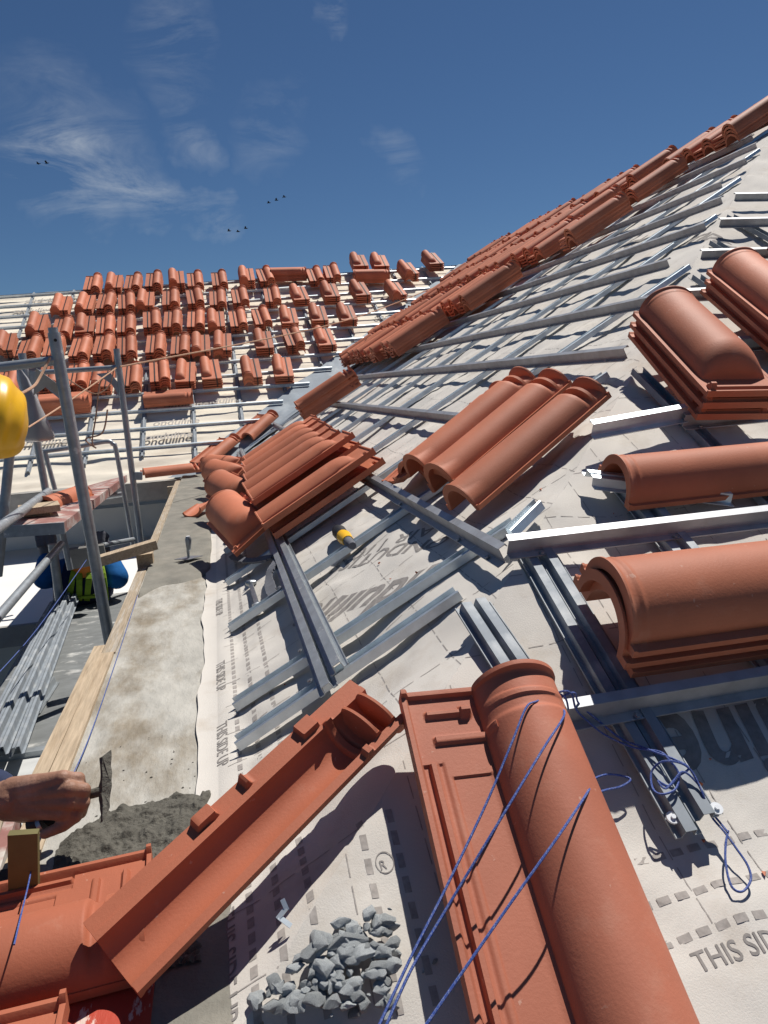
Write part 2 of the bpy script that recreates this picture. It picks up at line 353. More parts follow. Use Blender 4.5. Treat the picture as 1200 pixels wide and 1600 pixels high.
# hip end: bold rows along the eave, guide lines
for k, (px, py) in enumerate(((1000, 1322), (1060, 1385), (1090, 1450))):
    y = B(px, py).y; line(.36, y, 1.6, y, .0165, .0085, .0085)
for k in range(7): y = .93+.13*k; line(hipx(y), y, 2.1, y, .026, .010, .0016)
for k in range(16): x = .10+.102*k; line(x, YB+.02, x, YB+max(.03, x-E), .030, .009, .0016)
for x in (.125, .165): line(x, .66, x, .86, .0165, .0095, .0085)
pr.obj('printed_dashes', INK2, MEMO)
tx = MB()
def text(s, x0, y0, dx, dy, size, fat=0.0, shear=0, flip=1, par=None, ink=None, fit=0):
    mb = MB()
    cu = bpy.data.curves.new('t', 'FONT'); cu.body = s; cu.size = size; cu.offset = fat*size; cu.shear = shear; cu.resolution_u = 4
    o = bpy.data.objects.new('t', cu); COL.objects.link(o)
    bpy.context.view_layer.update(); dg = bpy.context.evaluated_depsgraph_get()
    me = o.evaluated_get(dg).to_mesh(); bm = bmesh.new(); bm.from_mesh(me); o.evaluated_get(dg).to_mesh_clear()
    bmesh.ops.triangulate(bm, faces=bm.faces)
    for _ in range(6):
        ed = [e for e in bm.edges if e.calc_length() > .008]
        if not ed: break
        bmesh.ops.subdivide_edges(bm, edges=ed, cuts=1, use_grid_fill=False)
        bmesh.ops.triangulate(bm, faces=bm.faces)
    if fit:
        wd = max(v.co.x for v in bm.verts); k_ = math.hypot(dx, dy)/wd
        for v in bm.verts: v.co.x *= k_; v.co.y *= fit*k_ if fit < 0 else 1
    dv = V((dx, dy)).normalized(); up = V((-dv.y, dv.x))
    b0 = len(mb.v)
    for v in bm.verts:
        p = V((x0, y0))+dv*v.co.x*flip+up*v.co.y; mb.v.append(V((p.x, p.y, SM(p.x, p.y, .0007))))
    bm.verts.index_update()
    for f in bm.faces: mb.f.append(tuple(b0+v.index for v in f.verts))
    bm.free(); bpy.data.objects.remove(o); bpy.data.curves.remove(cu)
    mb.obj('printed_lettering', ink or INK, par or MEMO)
P_ = lambda fn, px, py: (fn(px, py).x, fn(px, py).y)
x, y = P_(B, 1090, 1508); text('THIS SIDE UP', x, y-.004, 1, .0, .029, .010)
x, y = P_(A, 356, 1128); x = -.062; text('THIS SIDE UP', x+.0, y, 0, -1, .030, .01)
text('THIS SIDE UP', x+.0, y+.34, 0, -1, .030, .01); text('THIS SIDE UP', x+.0, y+.9, 0, -1, .030, .01); text('THIS SIDE UP', x, .86, 0, -1, .03, .01)
def tspan(s_, pa, pb, size, **k):
    (x, y), (x1, y1) = P_(A, *pa), P_(A, *pb); text(s_, x, y, x1-x, y1-y, size, fit=1, **k)
tspan('ONDUTISS', (712, 832), (530, 872), .062, fat=.018)
tspan('AIR 110', (688, 818), (560, 856), .055, fat=.012)
tspan('onduline', (735, 868), (478, 945), .13, fat=.03, shear=.3)
x, y = P_(B, 1150, 1078); text('onduline', x+.36, y-.012, -1, 0, .15, .028, .2)
text('onduline', 1.95, 2.9, 0, -1, .15, .028, .2); text('onduline', 2.2, 3.9, 0, -1, .15, .028, .2)
x, y = P_(B, 588, 1350); text('R', x+.004, y-.004, 1, .05, .014, .01)
cx, cy = P_(B, 601, 1343)
for k in range(24): 
    a = 2*math.pi*k/24; b_ = a+2*math.pi/24; pr2 = .0105
    b0 = len(tx.v)
    for ang, rr in ((a, pr2), (a, pr2+.0012), (b_, pr2+.0012), (b_, pr2)):
        q = (cx+rr*math.cos(ang), cy+rr*math.sin(ang)); tx.v.append(V((*q, SM(*q, .0007))))
    tx.f.append((b0, b0+1, b0+2, b0+3))
tx.obj('printed_ring', INK, MEMO)
                                            # lettering on the far roof
_S = SM
def SM(x, y, off=0): return -H+T*(y-YF)+off/CS+.010
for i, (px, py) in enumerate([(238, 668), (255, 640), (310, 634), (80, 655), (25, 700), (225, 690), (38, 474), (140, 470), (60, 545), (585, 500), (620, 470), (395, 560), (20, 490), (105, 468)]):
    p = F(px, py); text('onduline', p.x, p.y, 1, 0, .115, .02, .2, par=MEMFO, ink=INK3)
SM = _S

# ------------------------------------------------------------------ steel sections
def section(mb, prof, p0, p1, X, Z, th=.0016):
    """sweep an open profile (x, z pairs) of sheet from p0 to p1"""
    p0, p1 = V(p0), V(p1); n = len(prof); X = V(X); Z = V(Z)
    off = []
    for i in range(n):
        a = V(prof[max(i-1, 0)]); c = V(prof[min(i+1, n-1)]); d = (c-a).normalized(); off.append(V((-d.y, d.x))*th)
    loop = [V(p) for p in prof]+[V(prof[i])+off[i] for i in range(n-1, -1, -1)]
    m = len(loop); k = 1
    vs = [p0+X*q.x+Z*q.y for q in loop]+[p1+X*q.x+Z*q.y for q in loop]
    fs = [(i, (i+1) % m, m+(i+1) % m, m+i) for i in range(m)]
    for i in range(n-1): fs += [(i+1, i, m-1-i, m-2-i), (m+i, m+i+1, m+m-2-i, m+m-1-i)]
    mb.add(vs, fs)
HAT = [(-.030, .0), (-.017, .0), (-.013, .019), (-.004, .019), (-.002, .015), (.002, .015), (.004, .019), (.013, .019), (.017, .0), (.030, .0)]
RIB = [(-.026, .004), (-.026, 0), (-.012, 0), (-.010, .016), (.010, .016), (.012, 0), (.026, 0), (.026, .004)]
ZED = [(-.024, .0035), (-.024, 0), (-.003, 0), (0, .036), (.018, .036), (.018, .030)]
CHN = [(-.021, .020), (-.023, .0), (-.002, .0), (.0, .003), (.002, 0), (.023, .0), (.021, .020), (.016, .022)]
def screws(mb, pts, Z, r=.0050):
    for p in pts:
        X = V(Z).orthogonal().normalized(); Y = X.cross(V(Z)); Zn = V(Z).normalized(); vs = []
        for h, rr in ((0, r*1.3), (.0012, r*1.3), (.0014, r), (.0035, r*.85)): vs += [V(p)+Zn*h+(X*math.cos(a*math.pi/3)+Y*math.sin(a*math.pi/3))*rr for a in range(6)]
        mb.add(vs, [(j*6+i, j*6+(i+1) % 6, (j+1)*6+(i+1) % 6, (j+1)*6+i) for j in range(3) for i in range(6)]+[tuple(range(18, 24))])
RIB = [(a*.72, b*.85) for a, b in RIB]; CHN = [(a*.78, b*.85) for a, b in CHN]; ZED = [(a*.8, b*.80) for a, b in ZED]
RO, BO = .004, .021                                    # rafters lie on the membrane, battens on the rafters
def rafter(p0, p1, X, Z, prof, label, group, m=GALV, name='counter_batten'):
    b = MB(); section(b, prof, V(p0)+V(Z)*RO, V(p1)+V(Z)*RO, X, Z); o = b.obj(name, m); props(o, label, 'counter batten', group); return o
def batten(p0, p1, X, Z, label, group, scr=(), m=GALVB, prof=ZED, off=BO):
    b = MB(); p0 = V(p0)+V(Z)*off; p1 = V(p1)+V(Z)*off; section(b, prof, p0, p1, X, Z); o = b.obj('tile_batten', m); props(o, label, 'batten', group)
    if scr:
        for q in scr[:9]:
            s = MB(); screws(s, [V(q)+V(Z)*(off+.003)-V(X)*.014], Z); s.obj('screw', STEEL, o)
    return o
def onA(x, y): return V((x, y, -H+T*(x-E)))
def onB(x, y): return V((x, y, -H+T*(y-YB)))
# left face, counter battens running up the slope (X = along eave, towards the camera)
ya = [1.262, 1.43, 1.93, 2.41]+[2.41+.48*k for k in range(1, 17)]
for i, y in enumerate(ya):
    x1 = {0: .40, 1: .565}.get(i, min(y-YB+E-.03, E+TA-.02)); x0 = -.018
    y1 = {0: 1.235, 1: 1.355, 2: 1.86}.get(i, y+random.uniform(-.03, .03))
    if y > YF-.1: x0 = E+(y-YF)+.12
    if i == 2: x1 = 1.05
    rafter(onA(x0, y), onA(x1, y1), (0, -1, 0), NA, CHN, ('short ' if i == 0 else '')+f'galvanised channel lying up the left roof face, {ORD[i]} from the camera', 'channels running up the left roof face')
# left face battens parallel with the eave
xa = [.163, .487, .80, 1.11, 1.40, 1.69, 1.98, 2.27, 2.56, 2.85, 3.14, 3.43, 3.72, 4.01, 4.30, 4.59]
xa = [x for x in xa if x < TA-.08]
for i, x in enumerate(xa):
    y0 = {0: 1.19, 1: 1.20}.get(i, x-E+YB+.012+(.10 if i % 3 == 2 else 0)); y1 = YF+(x-E)-.10
    scr = [onA(x, y) for y in ya if y0 < y < min(y1, 5)]
    if i == 0:
        b = MB(); 
        for dx, dz in ((-.012, 0), (.018, .012)): section(b, RIB, onA(x+dx, y0+(.02 if dx > 0 else 0))+NA*(BO+dz), onA(x+dx, y1)+NA*(BO+dz), UA, NA)
        o = b.obj('tile_batten', TUBE); props(o, 'doubled ribbed batten nearest the eave, mortar stained, ending at the upturned tile', 'batten', 'battens on the left roof face')
        for y in (1.27, 1.43, 1.93): s = MB(); screws(s, [onA(x-.034, y)+NA*(BO+.004)], NA); s.obj('screw', STEEL, o)
    else: batten(onA(x, y0), onA(x, y1), UA, NA, f'galvanised batten along the left roof face, {ORD[i]} row up from the eave', 'battens on the left roof face', scr)
# hip end battens (X = up the slope)
ybs = [.915, 1.225, 1.53, 1.835, 2.13, 2.42, 2.71, 3.0]
xb_ = [.545, .815, 1.085, 1.355, 1.63, 1.90, 2.17]
for i, y in enumerate(ybs):
    x0 = {0: .435, 1: .482, 2: .80, 3: 1.16}.get(i, E+(y-YB)+.02)
    if i == 2:
        batten(onB(x0, y-.02)+NB*.012, onB(1.055, y+.012)+NB*.012, UB, NB, 'short bright batten piece beside the long leaning tiles on the hip end', 'battens on the hip end', (), GALV)
        batten(onB(1.045, y), onB(4.2, y+.05), UB, NB, 'dull batten of the third row up on the hip end', 'battens on the hip end', [onB(x, y) for x in xb_ if 1.06 < x < 2])
        continue
    batten(onB(x0, y+(.03 if i == 1 else 0)-.03*(i == 1)), onB(4.2, y), UB, NB, f'galvanised batten on the hip end facing the camera, {ORD[i]} row up from the eave', 'battens on the hip end', [onB(x, y) for x in xb_ if x0 < x < 2])
bm_ = [(.41, .985, .385, 1.135), (.55, .755, .545, 1.245), (.83, .80, .815, 1.40), (1.075, .82, 1.085, 1.775), (1.36, .7, 1.355, 2.04), (1.63, .7, 1.63, 2.3), (1.9, .7, 1.9, 2.58), (2.17, .7, 2.17, 2.84)]
for i, (x0, y0, x1, y1) in enumerate(bm_):
    for k, dx in enumerate(((-.012, .012) if i == 0 else (-.018, .014) if i in (1, 2) else (0,))):
        rafter(onB(x0+dx, y0+.012*k)+NB*(.006*k), onB(x1+dx, y1)+NB*(.006*k), (1, 0, 0), NB, RIB if i < 3 else CHN, f'steel channel up the hip end, {ORD[i]} from the left' + (', '+('left' if k == 0 else 'right')+' of its pair' if i < 3 else ''), 'channels running up the hip end', CHB)
w_ = MB()
for dx in (-.030, .034): 
    p = onB(.55+dx, .775)+NB*.012; vs = []
    w_.tube([p, p+NB*.003], .0085, 14); w_.tube([p+NB*.003, p+NB*.006], .0035, 6)
props(w_.obj('fixing_washers', WASH), 'pair of white plastic washers fixing the end of the channel beside the rope coil', 'washers')
# member across the hip near the long tiles
batten(onA(.62, 1.38)*0+A(800, 838, .03), A(846, 792, .02), (0, -1, 0), NA, 'short cut channel stub pointing up at the kink of the second batten row', 'loose channel offcuts', (), GALV, CHN, 0)
# far roof
for k in range(14):
    tk = .35+.262*k; xr = E+tk-.16-.05*random.random(); tl, tr_ = tk*TFR(-9)/3.65, tk*TFR(xr)/3.65
    if k < 4: tl = tr_ = tk
    if k > 12: break
    batten(V((-9, YF+tl, -H+T*tl)), V((xr, YF+tr_, -H+T*tr_)), UB, NB, f'galvanised batten on the far roof, {ORD[k]} row up from the eave', 'battens on the far roof', (), GALV, [(-.015, .003), (-.015, 0), (0, 0), (0, .024), (.012, .024)])
for k in range(-18, 8):
    x = -.2+.43*k; t0 = max(.20+.04*(k % 3), x-E+.35)
    if t0 > TFR(x)-.2: continue
    rafter(V((x-.02*random.random(), YF+t0, -H+T*t0)), V((x+.02, YF+TFR(x)-.03, -H+T*(TFR(x)-.03))), (1, 0, 0), NB, RIB, f'channel running up the far roof, {ORD[k+18]} from the left', 'channels running up the far roof', CHB)

# ------------------------------------------------------------------ roof tiles
TW, TL = .225, .43
def ss(a, b, x): t = max(0, min(1, (x-a)/(b-a))); return t*t*(3-2*t)
def bmp(x, a, b, e=.0022): return ss(a-e, a, x)*(1-ss(b, b+e, x))
def ztop(u, v, g):
    w = TL-v; fine = g['fine']; ridge = g['ridge']; cu, ru, bh = g['cu'], g['ru'], g['bh']
    k = max(0, 1-((u-cu)/ru)**2); h = bh*(math.sqrt(k) if (u > cu or ridge) else k**g['soft'])
    if g['dome']:
        if w < .135: q = max(0, (w-.062)/.073); h *= math.sqrt(max(0, 1-(1-q)**2))
    else:
        rim = max(bmp(w, -.01, .007), bmp(w, .036, .044))
        if w < .075: h *= g['hs']+(1-g['hs'])*max(ss(.058, .066, w), rim*.9)
    z = .011+h
    if fine and not ridge:
        z += .0085*(1-ss(.007, .010, u))
        if w > .10: z += .0055*bmp(u, .0205, .0265)-.0035*bmp(u, .012, .018) - .0025*bmp(u, .032, .036)
        if w > .12: z -= .0028*ss(.044, .047, u)*(1-ss(.092, .104, u))
    if ridge:
        z += .006*(1-ss(.006, .009, u-g['u0']))*(w > .0)*(.4)
        if g['dome']: z += .008*bmp(w, .014, .022)*bmp(u, g['u0']+.012, g['u1']-.012)+.005*bmp(w, -.01, .004)+.009*bmp(w, .010, .03)*(bmp(u, g['u0']+.012, g['u0']+.024)+bmp(u, g['u1']-.024, g['u1']-.012))
        else: z += .005*bmp(w, -.01, .004)
        z += .004*(bmp(v, -.01, .006)+bmp(v, .020, .024))*(k > 0)*.5
    elif not g['dome']:
        z += .0075*bmp(w, -.01, .006)
        if fine: z += .0065*bmp(w, .030, .036)*bmp(u, .030, .092)+.0055*bmp(w, .066, .074)*bmp(u, .034, .112) + .006*bmp(w, .026, .040)*bmp(u, .078, .090)
    else:
        z += .005*bmp(w, -.01, .004)
        if fine: z -= .006*bmp(w, .020, .032)*(bmp(u, .035, .055)+bmp(u, .065, .085))
    return z+(.003*bmp(v, -.01, .004) if fine else 0)
def zbot(u, v, g):
    w = TL-v; cu, ru = g['cu'], g['ru']-.011; k = max(0, 1-((u-cu)/ru)**2); h = (g['bh']-.002)*math.sqrt(k)
    if g['dome'] and w < .135: q = max(0, (w-.07)/.065); h *= math.sqrt(max(0, 1-(1-q)**2))
    elif not g['dome'] and w < .075: h *= g['hs']-.02+(1.02-g['hs'])*ss(.06, .068, w)
    z = h
    if g['lugs']:
        rib = max(bmp(w, .012, .018), bmp(w, .042, .048))*max(0, 1-((u-cu)/.042)**2)**.5
        z -= .040*rib; z -= .008*bmp(w, .068, .078)*ss(.10, .11, u)
        z -= .011*max(bmp(v, .150, .175), bmp(v, .225, .230))*bmp(u, .071, .092)
        z -= .009*bmp(w, .085, .11)*bmp(u, .07, .10)-.002*(u < .098)
    return z
def tile_mesh(name, fine=0, mat_=None, flipx=0, lugs=0, **kw):
    g = dict(fine=fine > 0, ridge=False, dome=False, hs=.80, cu=.163, ru=.0605, bh=.054, soft=.62, u0=0, u1=TW, lugs=lugs); g.update(kw)
    u0, u1, cu, ru = g['u0'], g['u1'], g['cu'], g['ru']
    if fine == 2: us = [u0+i/110*(u1-u0) for i in range(111)]+[cu-ru*math.cos(math.pi*i/30) for i in range(31)]; vs_ = [i/80*(TL-.145) for i in range(80)]+[TL-.145+.145*i/70 for i in range(71)]
    else:
        nb = {1: 14, 0: 7}[fine]
        us = ([0, .008, .011, .020, .022, .026, .028, .044, .048, .08, .10] if fine else [0, .009, .011, .045, .10])
        us = [u for u in us if u < cu-ru]+[u0, u1]+[cu-ru*math.cos(math.pi*i/nb) for i in range(nb+1)]
        vs_ = ([0, .004, .006]+[TL*i/8 for i in range(1, 6)] if fine else [0, .2])+[TL-a for a in ((.135, .12, .105, .09, .078, .070, .064, .058, .054, .046, .044, .036, .034, .028, .022, .018, .013, .010, .009, .007, .004, 0) if fine else (.125, .10, .075, .066, .058, .046, .044, .036, .034, .009, .007, 0))]
    us = sorted(set(round(u, 4) for u in us if u0-1e-6 <= u <= u1+1e-6)); um = (u0+u1)/2
    sg = -1 if flipx else 1; nu, nv = len(us), len(vs_)
    V_ = [((u-um)*sg, v-TL/2, ztop(u, v, g)) for v in vs_ for u in us]; o = len(V_)
    V_ += [((u-um)*sg, v-TL/2, min(zbot(u, v, g), ztop(u, v, g)-.003)) for v in vs_ for u in us]
    fs = []
    for j in range(nv-1):
        for i in range(nu-1):
            a = j*nu+i; q = (a, a+1, a+nu+1, a+nu); fs.append(q); fs.append(tuple(o+k for k in q[::-1]))
    for j in range(nv-1):
        a = j*nu; fs.append((a, a+nu, o+a+nu, o+a)); a += nu-1; fs.append((a+nu, a, o+a, o+a+nu))
    for i in range(nu-1):
        a = i; fs.append((a+1, a, o+a, o+a+1)); a += (nv-1)*nu; fs.append((a, a+1, o+a+1, o+a))
    if flipx: fs = [f[::-1] for f in fs]
    me = mesh(name, V_, fs, True, 42); me.materials.append(mat_ or TC); return me
M_HERO = tile_mesh('roof_tile', 2, TCD, hs=.92)
M_HEROR = tile_mesh('roof_tile', 2, TCR)
M_UPT = tile_mesh('roof_tile', 2, TCR, 1, 1, ru=.052, cu=.152, bh=.034, u0=.072, u1=.208)
RG = dict(ridge=True, cu=.163, ru=.078, bh=.068, u0=.070, u1=.256)
M_HD = tile_mesh('roof_tile', 2, TC, dome=True, **RG)
M_RT = tile_mesh('roof_tile', 2, TC, hs=.9, **RG)
M_RT2 = tile_mesh('roof_tile', 2, TC, ridge=True, cu=.163, ru=.060, bh=.060, u0=.095, u1=.23)
M_MID = tile_mesh('roof_tile', 1, TC, hs=.50)
M_MIDD = tile_mesh('roof_tile', 1, TC, 1, dome=True, cu=.150, ru=.072, bh=.027)
M_LONG = tile_mesh('roof_tile', 1, TC, ridge=True, hs=.5, cu=.163, ru=.0605, bh=.058, u0=.094, u1=.231)
M_LOW = tile_mesh('roof_tile', 0)
M_LOWD = tile_mesh('roof_tile', 0, dome=True)
def tile(me, M, label, group=None):
    o = bpy.data.objects.new('roof_tile', me); COL.objects.link(o); o.matrix_basis = M; props(o, label, 'roof tile', group); return o
STRAPS = {}
def strap_mesh(n, dz):
    if (n, dz) in STRAPS: return STRAPS[(n, dz)]
    b = MB(); x = -.052; w = .013; h = .016+dz*(n-1); l = TL/2+.003
    for (c, d) in (((x, 0, h+.0015), (w, 2*l, .0015)), ((x, -l, h/2), (w, .0015, h)), ((x, l, h/2), (w, .0015, h))): b.box(c, d)
    me = b.mesh('strap'); me.materials.append(STRAP); STRAPS[(n, dz)] = me; return me
def bundle(M, n, label, group, strap=True, dome=False, dz=.027, sx=1.0):
    e = bpy.data.objects.new('tile_bundle', None); COL.objects.link(e); e.matrix_basis = M @ Matrix.Diagonal((sx, .90 if sx < 1 else 1, .85 if sx < 1 else 1, 1)); e.empty_display_size = .05
    props(e, label, 'tile bundle', group)
    for k in range(n):
        c = bpy.data.objects.new('tile', M_LOWD if dome else M_LOW); COL.objects.link(c); c.parent = e
        c.matrix_basis = Matrix.Translation((random.uniform(-.004, .004), random.uniform(-.006, .006), dz*k)) @ Matrix.Rotation(random.uniform(-.012, .012), 4, 'Z')
    if strap: c = bpy.data.objects.new('strap', strap_mesh(n, dz)); COL.objects.link(c); c.parent = e
    return e

# far roof: rows of strapped bundles, read off row by row (photo pixel of the lower front edge, kind)
rows = [
 [(145, 463, 'R'), (178, 461, 'L'), (209, 461, 'R'), (242, 461, 'R'), (277, 457, 'L'), (307, 457, 'R'), (345, 456, 'R'), (388, 452, 'L'), (418, 449, 'R'), (452, 440, 'H'), (497, 449, 'R'), (523, 447, 'R'), (566, 431, 'E'), (598, 431, 'E'), (583, 443, 'H'), (643, 441, 'L'), (682, 427, 'E')],
 [(95, 497, 'L'), (133, 495, 'L'), (166, 493, 'R'), (198, 493, 'R'), (228, 489, 'L'), (269, 490, 'R'), (307, 488, 'R'), (343, 487, 'R'), (378, 484, 'R'), (429, 482, 'R'), (472, 479, 'U'), (520, 477, 'U'), (568, 475, 'U'), (624, 472, 'L')],
 [(58, 536, 'L'), (97, 535, 'R'), (132, 531, 'U'), (165, 532, 'R'), (198, 530, 'R'), (239, 526, 'R'), (272, 525, 'R'), (308, 522, 'R'), (340, 522, 'L'), (375, 521, 'R'), (412, 517, 'R'), (455, 516, 'U'), (502, 512, 'U'), (547, 511, 'U')],
 [(5, 561, 'L'), (45, 567, 'R'), (83, 567, 'R'), (125, 568, 'R'), (163, 568, 'R'), (199, 566, 'R'), (245, 566, 'R'), (284, 564, 'R'), (316, 562, 'L'), (350, 560, 'L'), (415, 556, 'U'), (463, 554, 'R'), (513, 551, 'U')],
 [(78, 617, 'R'), (122, 617, 'R'), (160, 618, 'L'), (206, 615, 'R'), (251, 612, 'R'), (292, 609, 'U'), (332, 608, 'U'), (396, 603, 'L'), (446, 600, 'U')],
 [(10, 630, 'R')]]
rown = ['top', 'second', 'third', 'fourth', 'fifth', 'lowest']
for ri, row in enumerate(rows):
    for bi, (px, py, k) in enumerate(row):
        lab = f'{ORD[bi]} tile bundle from the left in the {rown[ri]} row on the far roof'
        if ri == 5: lab = 'lone tile bundle low at the left end of the far roof behind the yellow helmet'
        p = F(px, py, .05); n = random.choice((4, 4, 5)); sp = random.uniform(-3, 3)
        if ri == 2 and bi == 0: n = 6
        if k == 'H':
            c = p+UB*.12; bundle(pose(c, (1, 0, 0), NB, sp), 4, lab, 'tile bundles on the far roof', False)
        elif k == 'E': c = p+UB*.2+V((0, 0, .02)); bundle(pose(c, UB, NB, sp+180), 5, lab, 'tile bundles on the far roof', True, True, sx=.85)
        else:
            c = p+UB*(TL/2-.01); bundle(pose(c, UB, NB, sp+(180 if k in 'LU' else 0)), n, lab, 'tile bundles on the far roof', True, k == 'U', sx=.80)
for px, py, lab in ((101, 648, 'long sideways tile pile under the fifth bundle row, behind the scaffold posts'), (265, 634, 'sideways pair of tiles at the foot of the fifth row, nearest the valley')):
    p = F(px, py, .05); bundle(pose(p+UB*.11, (1, 0, 0), NB, 2), 4 if px < 200 else 2, lab, 'tile bundles on the far roof', False)

# main roof: five rows of stacks, each row running along the slope away from the camera
ar = [(1.28, 4.98, 15), (1.74, 4.80, 18), (2.36, 4.45, 20), (2.86, 4.62, 20), (3.40, 4.30, 22)]
for ri, (x, y0, n) in enumerate(ar):
    skip = {0: (), 1: (), 2: (1,), 3: (1, 2), 4: (4,), 5: (3,)}[ri]
    for k in range(n):
        y = y0+.238*k
        if y > YF+(x-E)-.1 or k in skip: continue
        p = onA(x+random.uniform(-.03, .03), y+.11)+NA*.062
        bundle(pose(p+UA*TL/2, UA, NA, random.uniform(-2, 2)), random.choice((3, 4, 4)), f'{ORD[k]} tile stack from the near end, {ORD[ri]} row up on the right roof slope', 'tile stacks on the right roof slope', False, dz=.022)

# loose piles near the camera
G = 'tiles piled on the left roof face'
def pile(x, y, n, me, lab, spin=0, z0=.062, dz=.027, grp=G):
    for k in range(n):
        w = '' if n == 1 else [f'bottom tile of ', 'second tile up in ', 'third tile up in ', 'top tile of '][k if k < n-1 else 3]
        p = onA(x, y)+NA*(z0+dz*k)+UA*(TL/2)
        tile(me, pose(p+V((random.uniform(-.006, .006), random.uniform(-.006, .006), 0)), UA, NA, spin+random.uniform(-1.5, 1.5)), w+lab, grp)
pile(.165, 2.42, 2, M_MIDD, 'the nearest flat pile above the yellow tool', 0, dz=.040)
pile(.165, 2.69, 3, M_MIDD, 'the flat pile second from the yellow tool', 0, dz=.042)
for k in range(5): pile(.16+.01*k, 2.94+.24*k, 3, M_MIDD, f'the flat pile {ORD[k+2]} from the yellow tool', random.uniform(-2, 2), dz=.042)
pile(.60, 4.9, 4, M_MID, 'the small pile high beside the valley foot', 0)
# long tiles with open ends, shingled sideways at the hip
def lt(a, b, off, me, lab, roll=0):
    p0, p1 = A(*a, off), A(*b, off); d = (p1-p0).normalized()
    tile(me, pose(p0+d*(TL/2-.01), d, NA, 0, roll) @ Matrix.Diagonal((.95, 1.06, .95, 1)), lab, 'long barrel tiles leaning at the hip')
lt((736, 788), (938, 616), .034, M_LONG, 'nearest of the long barrel tiles leaning at the hip, its open end over the batten', 0)
lt((706, 760), (905, 590), .026, M_LONG, 'lower tile under the second barrel from the camera at the hip')
lt((702, 752), (903, 582), .052, M_LONG, 'second barrel from the camera in the leaning tiles at the hip', -3)
lt((640, 746), (815, 592), .034, M_MID, 'lower of the two tiles at the left end of the leaning barrels')
lt((652, 738), (838, 586), .060, M_MID, 'upper tile at the left end of the leaning barrels, dusty at its foot', -8)

# leaning stacks with closed domed ends, upper right
def pileB(px, py, n, me, lab, Y, off=.06, spin=0, dz=.03, grp='domed tiles stacked on the hip end'):
    for k in range(n):
        w = ['bottom tile of ', 'second tile up in ', 'third tile up in ', 'top tile of '][k if k < n-1 else 3]
        c = B(px, py, off+dz*(n-1))-NB*dz*(n-1-k)
        tile(me, pose(c, Y, NB, spin+(0 if k == n-1 else random.uniform(-1.5, 1.5))), w+lab, grp)
pileB(1096, 551, 3, M_HD, 'the lower left stack of domed tiles on the hip end', -UB, .05, -6)
pileB(1205, 473, 3, M_HD, 'the second stack of domed tiles on the hip end, cut by the frame', -UB, .05, -6)
pileB(1300, 398, 3, M_HD, 'the furthest stack of domed tiles at the right edge', -UB, .05, -6)
# barrels lying across the slope on the right
p = B(975, 790, .028); tile(M_RT2, pose(p+V((TL/2, 0, 0))+UB*.05, (1, 0, 0), NB, 0), 'single barrel tile lying sideways over a steel offcut, between two hip end battens')
for k in range(3):
    p = B(950, 1018, .040); tile(M_RT, pose(p+V((TL/2+.006*(2-k)*(-1 if k % 2 else 1), 0, 0))+NB*(.024*k)+UB*.035, (1, 0, 0), NB, -1), ['bottom', 'middle', 'top'][k]+' tile of the sideways stack nearest the camera on the right', 'sideways tile stack on the right')
# steel offcut poking out of the single barrel
b = MB(); q = B(955, 765, .02)
section(b, HAT, q-V((.035, 0, 0))+UB*.035, q+V((.22, -.06, -.03)), UB, NB); props(b.obj('steel_offcut', GALV), 'crushed end of a steel offcut poking out of the single sideways barrel tile', 'steel offcut')

# the big near tile, flat pan left and barrel right
c = V((.305, .735, S0(.305, .735)+.050))
tile(M_HERO, pose(c, UB, NB, -3, 2, 1.5) @ Matrix.Diagonal((1, 1.07, 1, 1)), 'large upright roof tile nearest the camera with blue cord stretched across it')
# the upturned tile lying across the corner
T1ROLL = -29
U0 = A(590, 1090, .080); Lo = LZ(170, 1494, -.580)
d = (U0-Lo).normalized(); view = ((U0+Lo)/2).normalized()
Zt = Matrix.Rotation(R_(T1ROLL), 3, d) @ view
tile(M_UPT, pose((U0+Lo)/2, d, Zt) @ Matrix.Diagonal((.78, (U0-Lo).length/TL, 1, 1)), 'upturned roof tile showing its hollow underside, bridging the corner')
# eave tile bottom left
zt = -.640
pr_ = LZ(236, 1440, zt)
tile(M_HEROR, pose(V((pr_.x-TL/2, pr_.y, zt)), (1, .06, 0), (0, 0, 1)), 'glossy orange eave tile at the bottom left corner laid level')
pr_ = LZ(95, 1640, zt+.02); tile(M_HEROR, pose(V((pr_.x-TL/2, pr_.y-.06, zt+.01)), (1, .03, 0), (0, 0, 1)), 'second orange eave tile barely entering the bottom left corner')
p = B(655, 1640, .0)+V((.0, -.165, -.09)); tile(M_HEROR, pose(p, (.25, -1, -.2), (0, -.2, 1)), 'orange barrel end at the bottom edge beside the grey stones')
b = MB(); q0, q1 = LZ(248, 1500, -.655), LZ(248, 1600, -.655)
b.box((q0.x-.22, .72, -.652), (.44, .34, .018)); props(b.obj('painted_board', RED), 'board with scraped red paint under the glossy orange eave tile', 'board')

# tiles along the valley foot and eave
G2 = 'tiles edging the corner of the ledge'
for i, (px, py, dr, sp) in enumerate(((268, 738, V((1, .25, 0)), 0), (338, 706, V((.75, .9, .45)), 0), (400, 668, V((.75, .9, .5)), 0))):
    p = LZ(px, py, -.60) if i == 0 else F(px, py, .03)
    tile(M_MID, pose(p, dr, (0, -.1, 1), sp), ['tile at the far end of the mortar ledge, under the far eave', 'tile running up the valley from the ledge corner', 'higher tile running up the valley beside the flat piles'][i], G2)
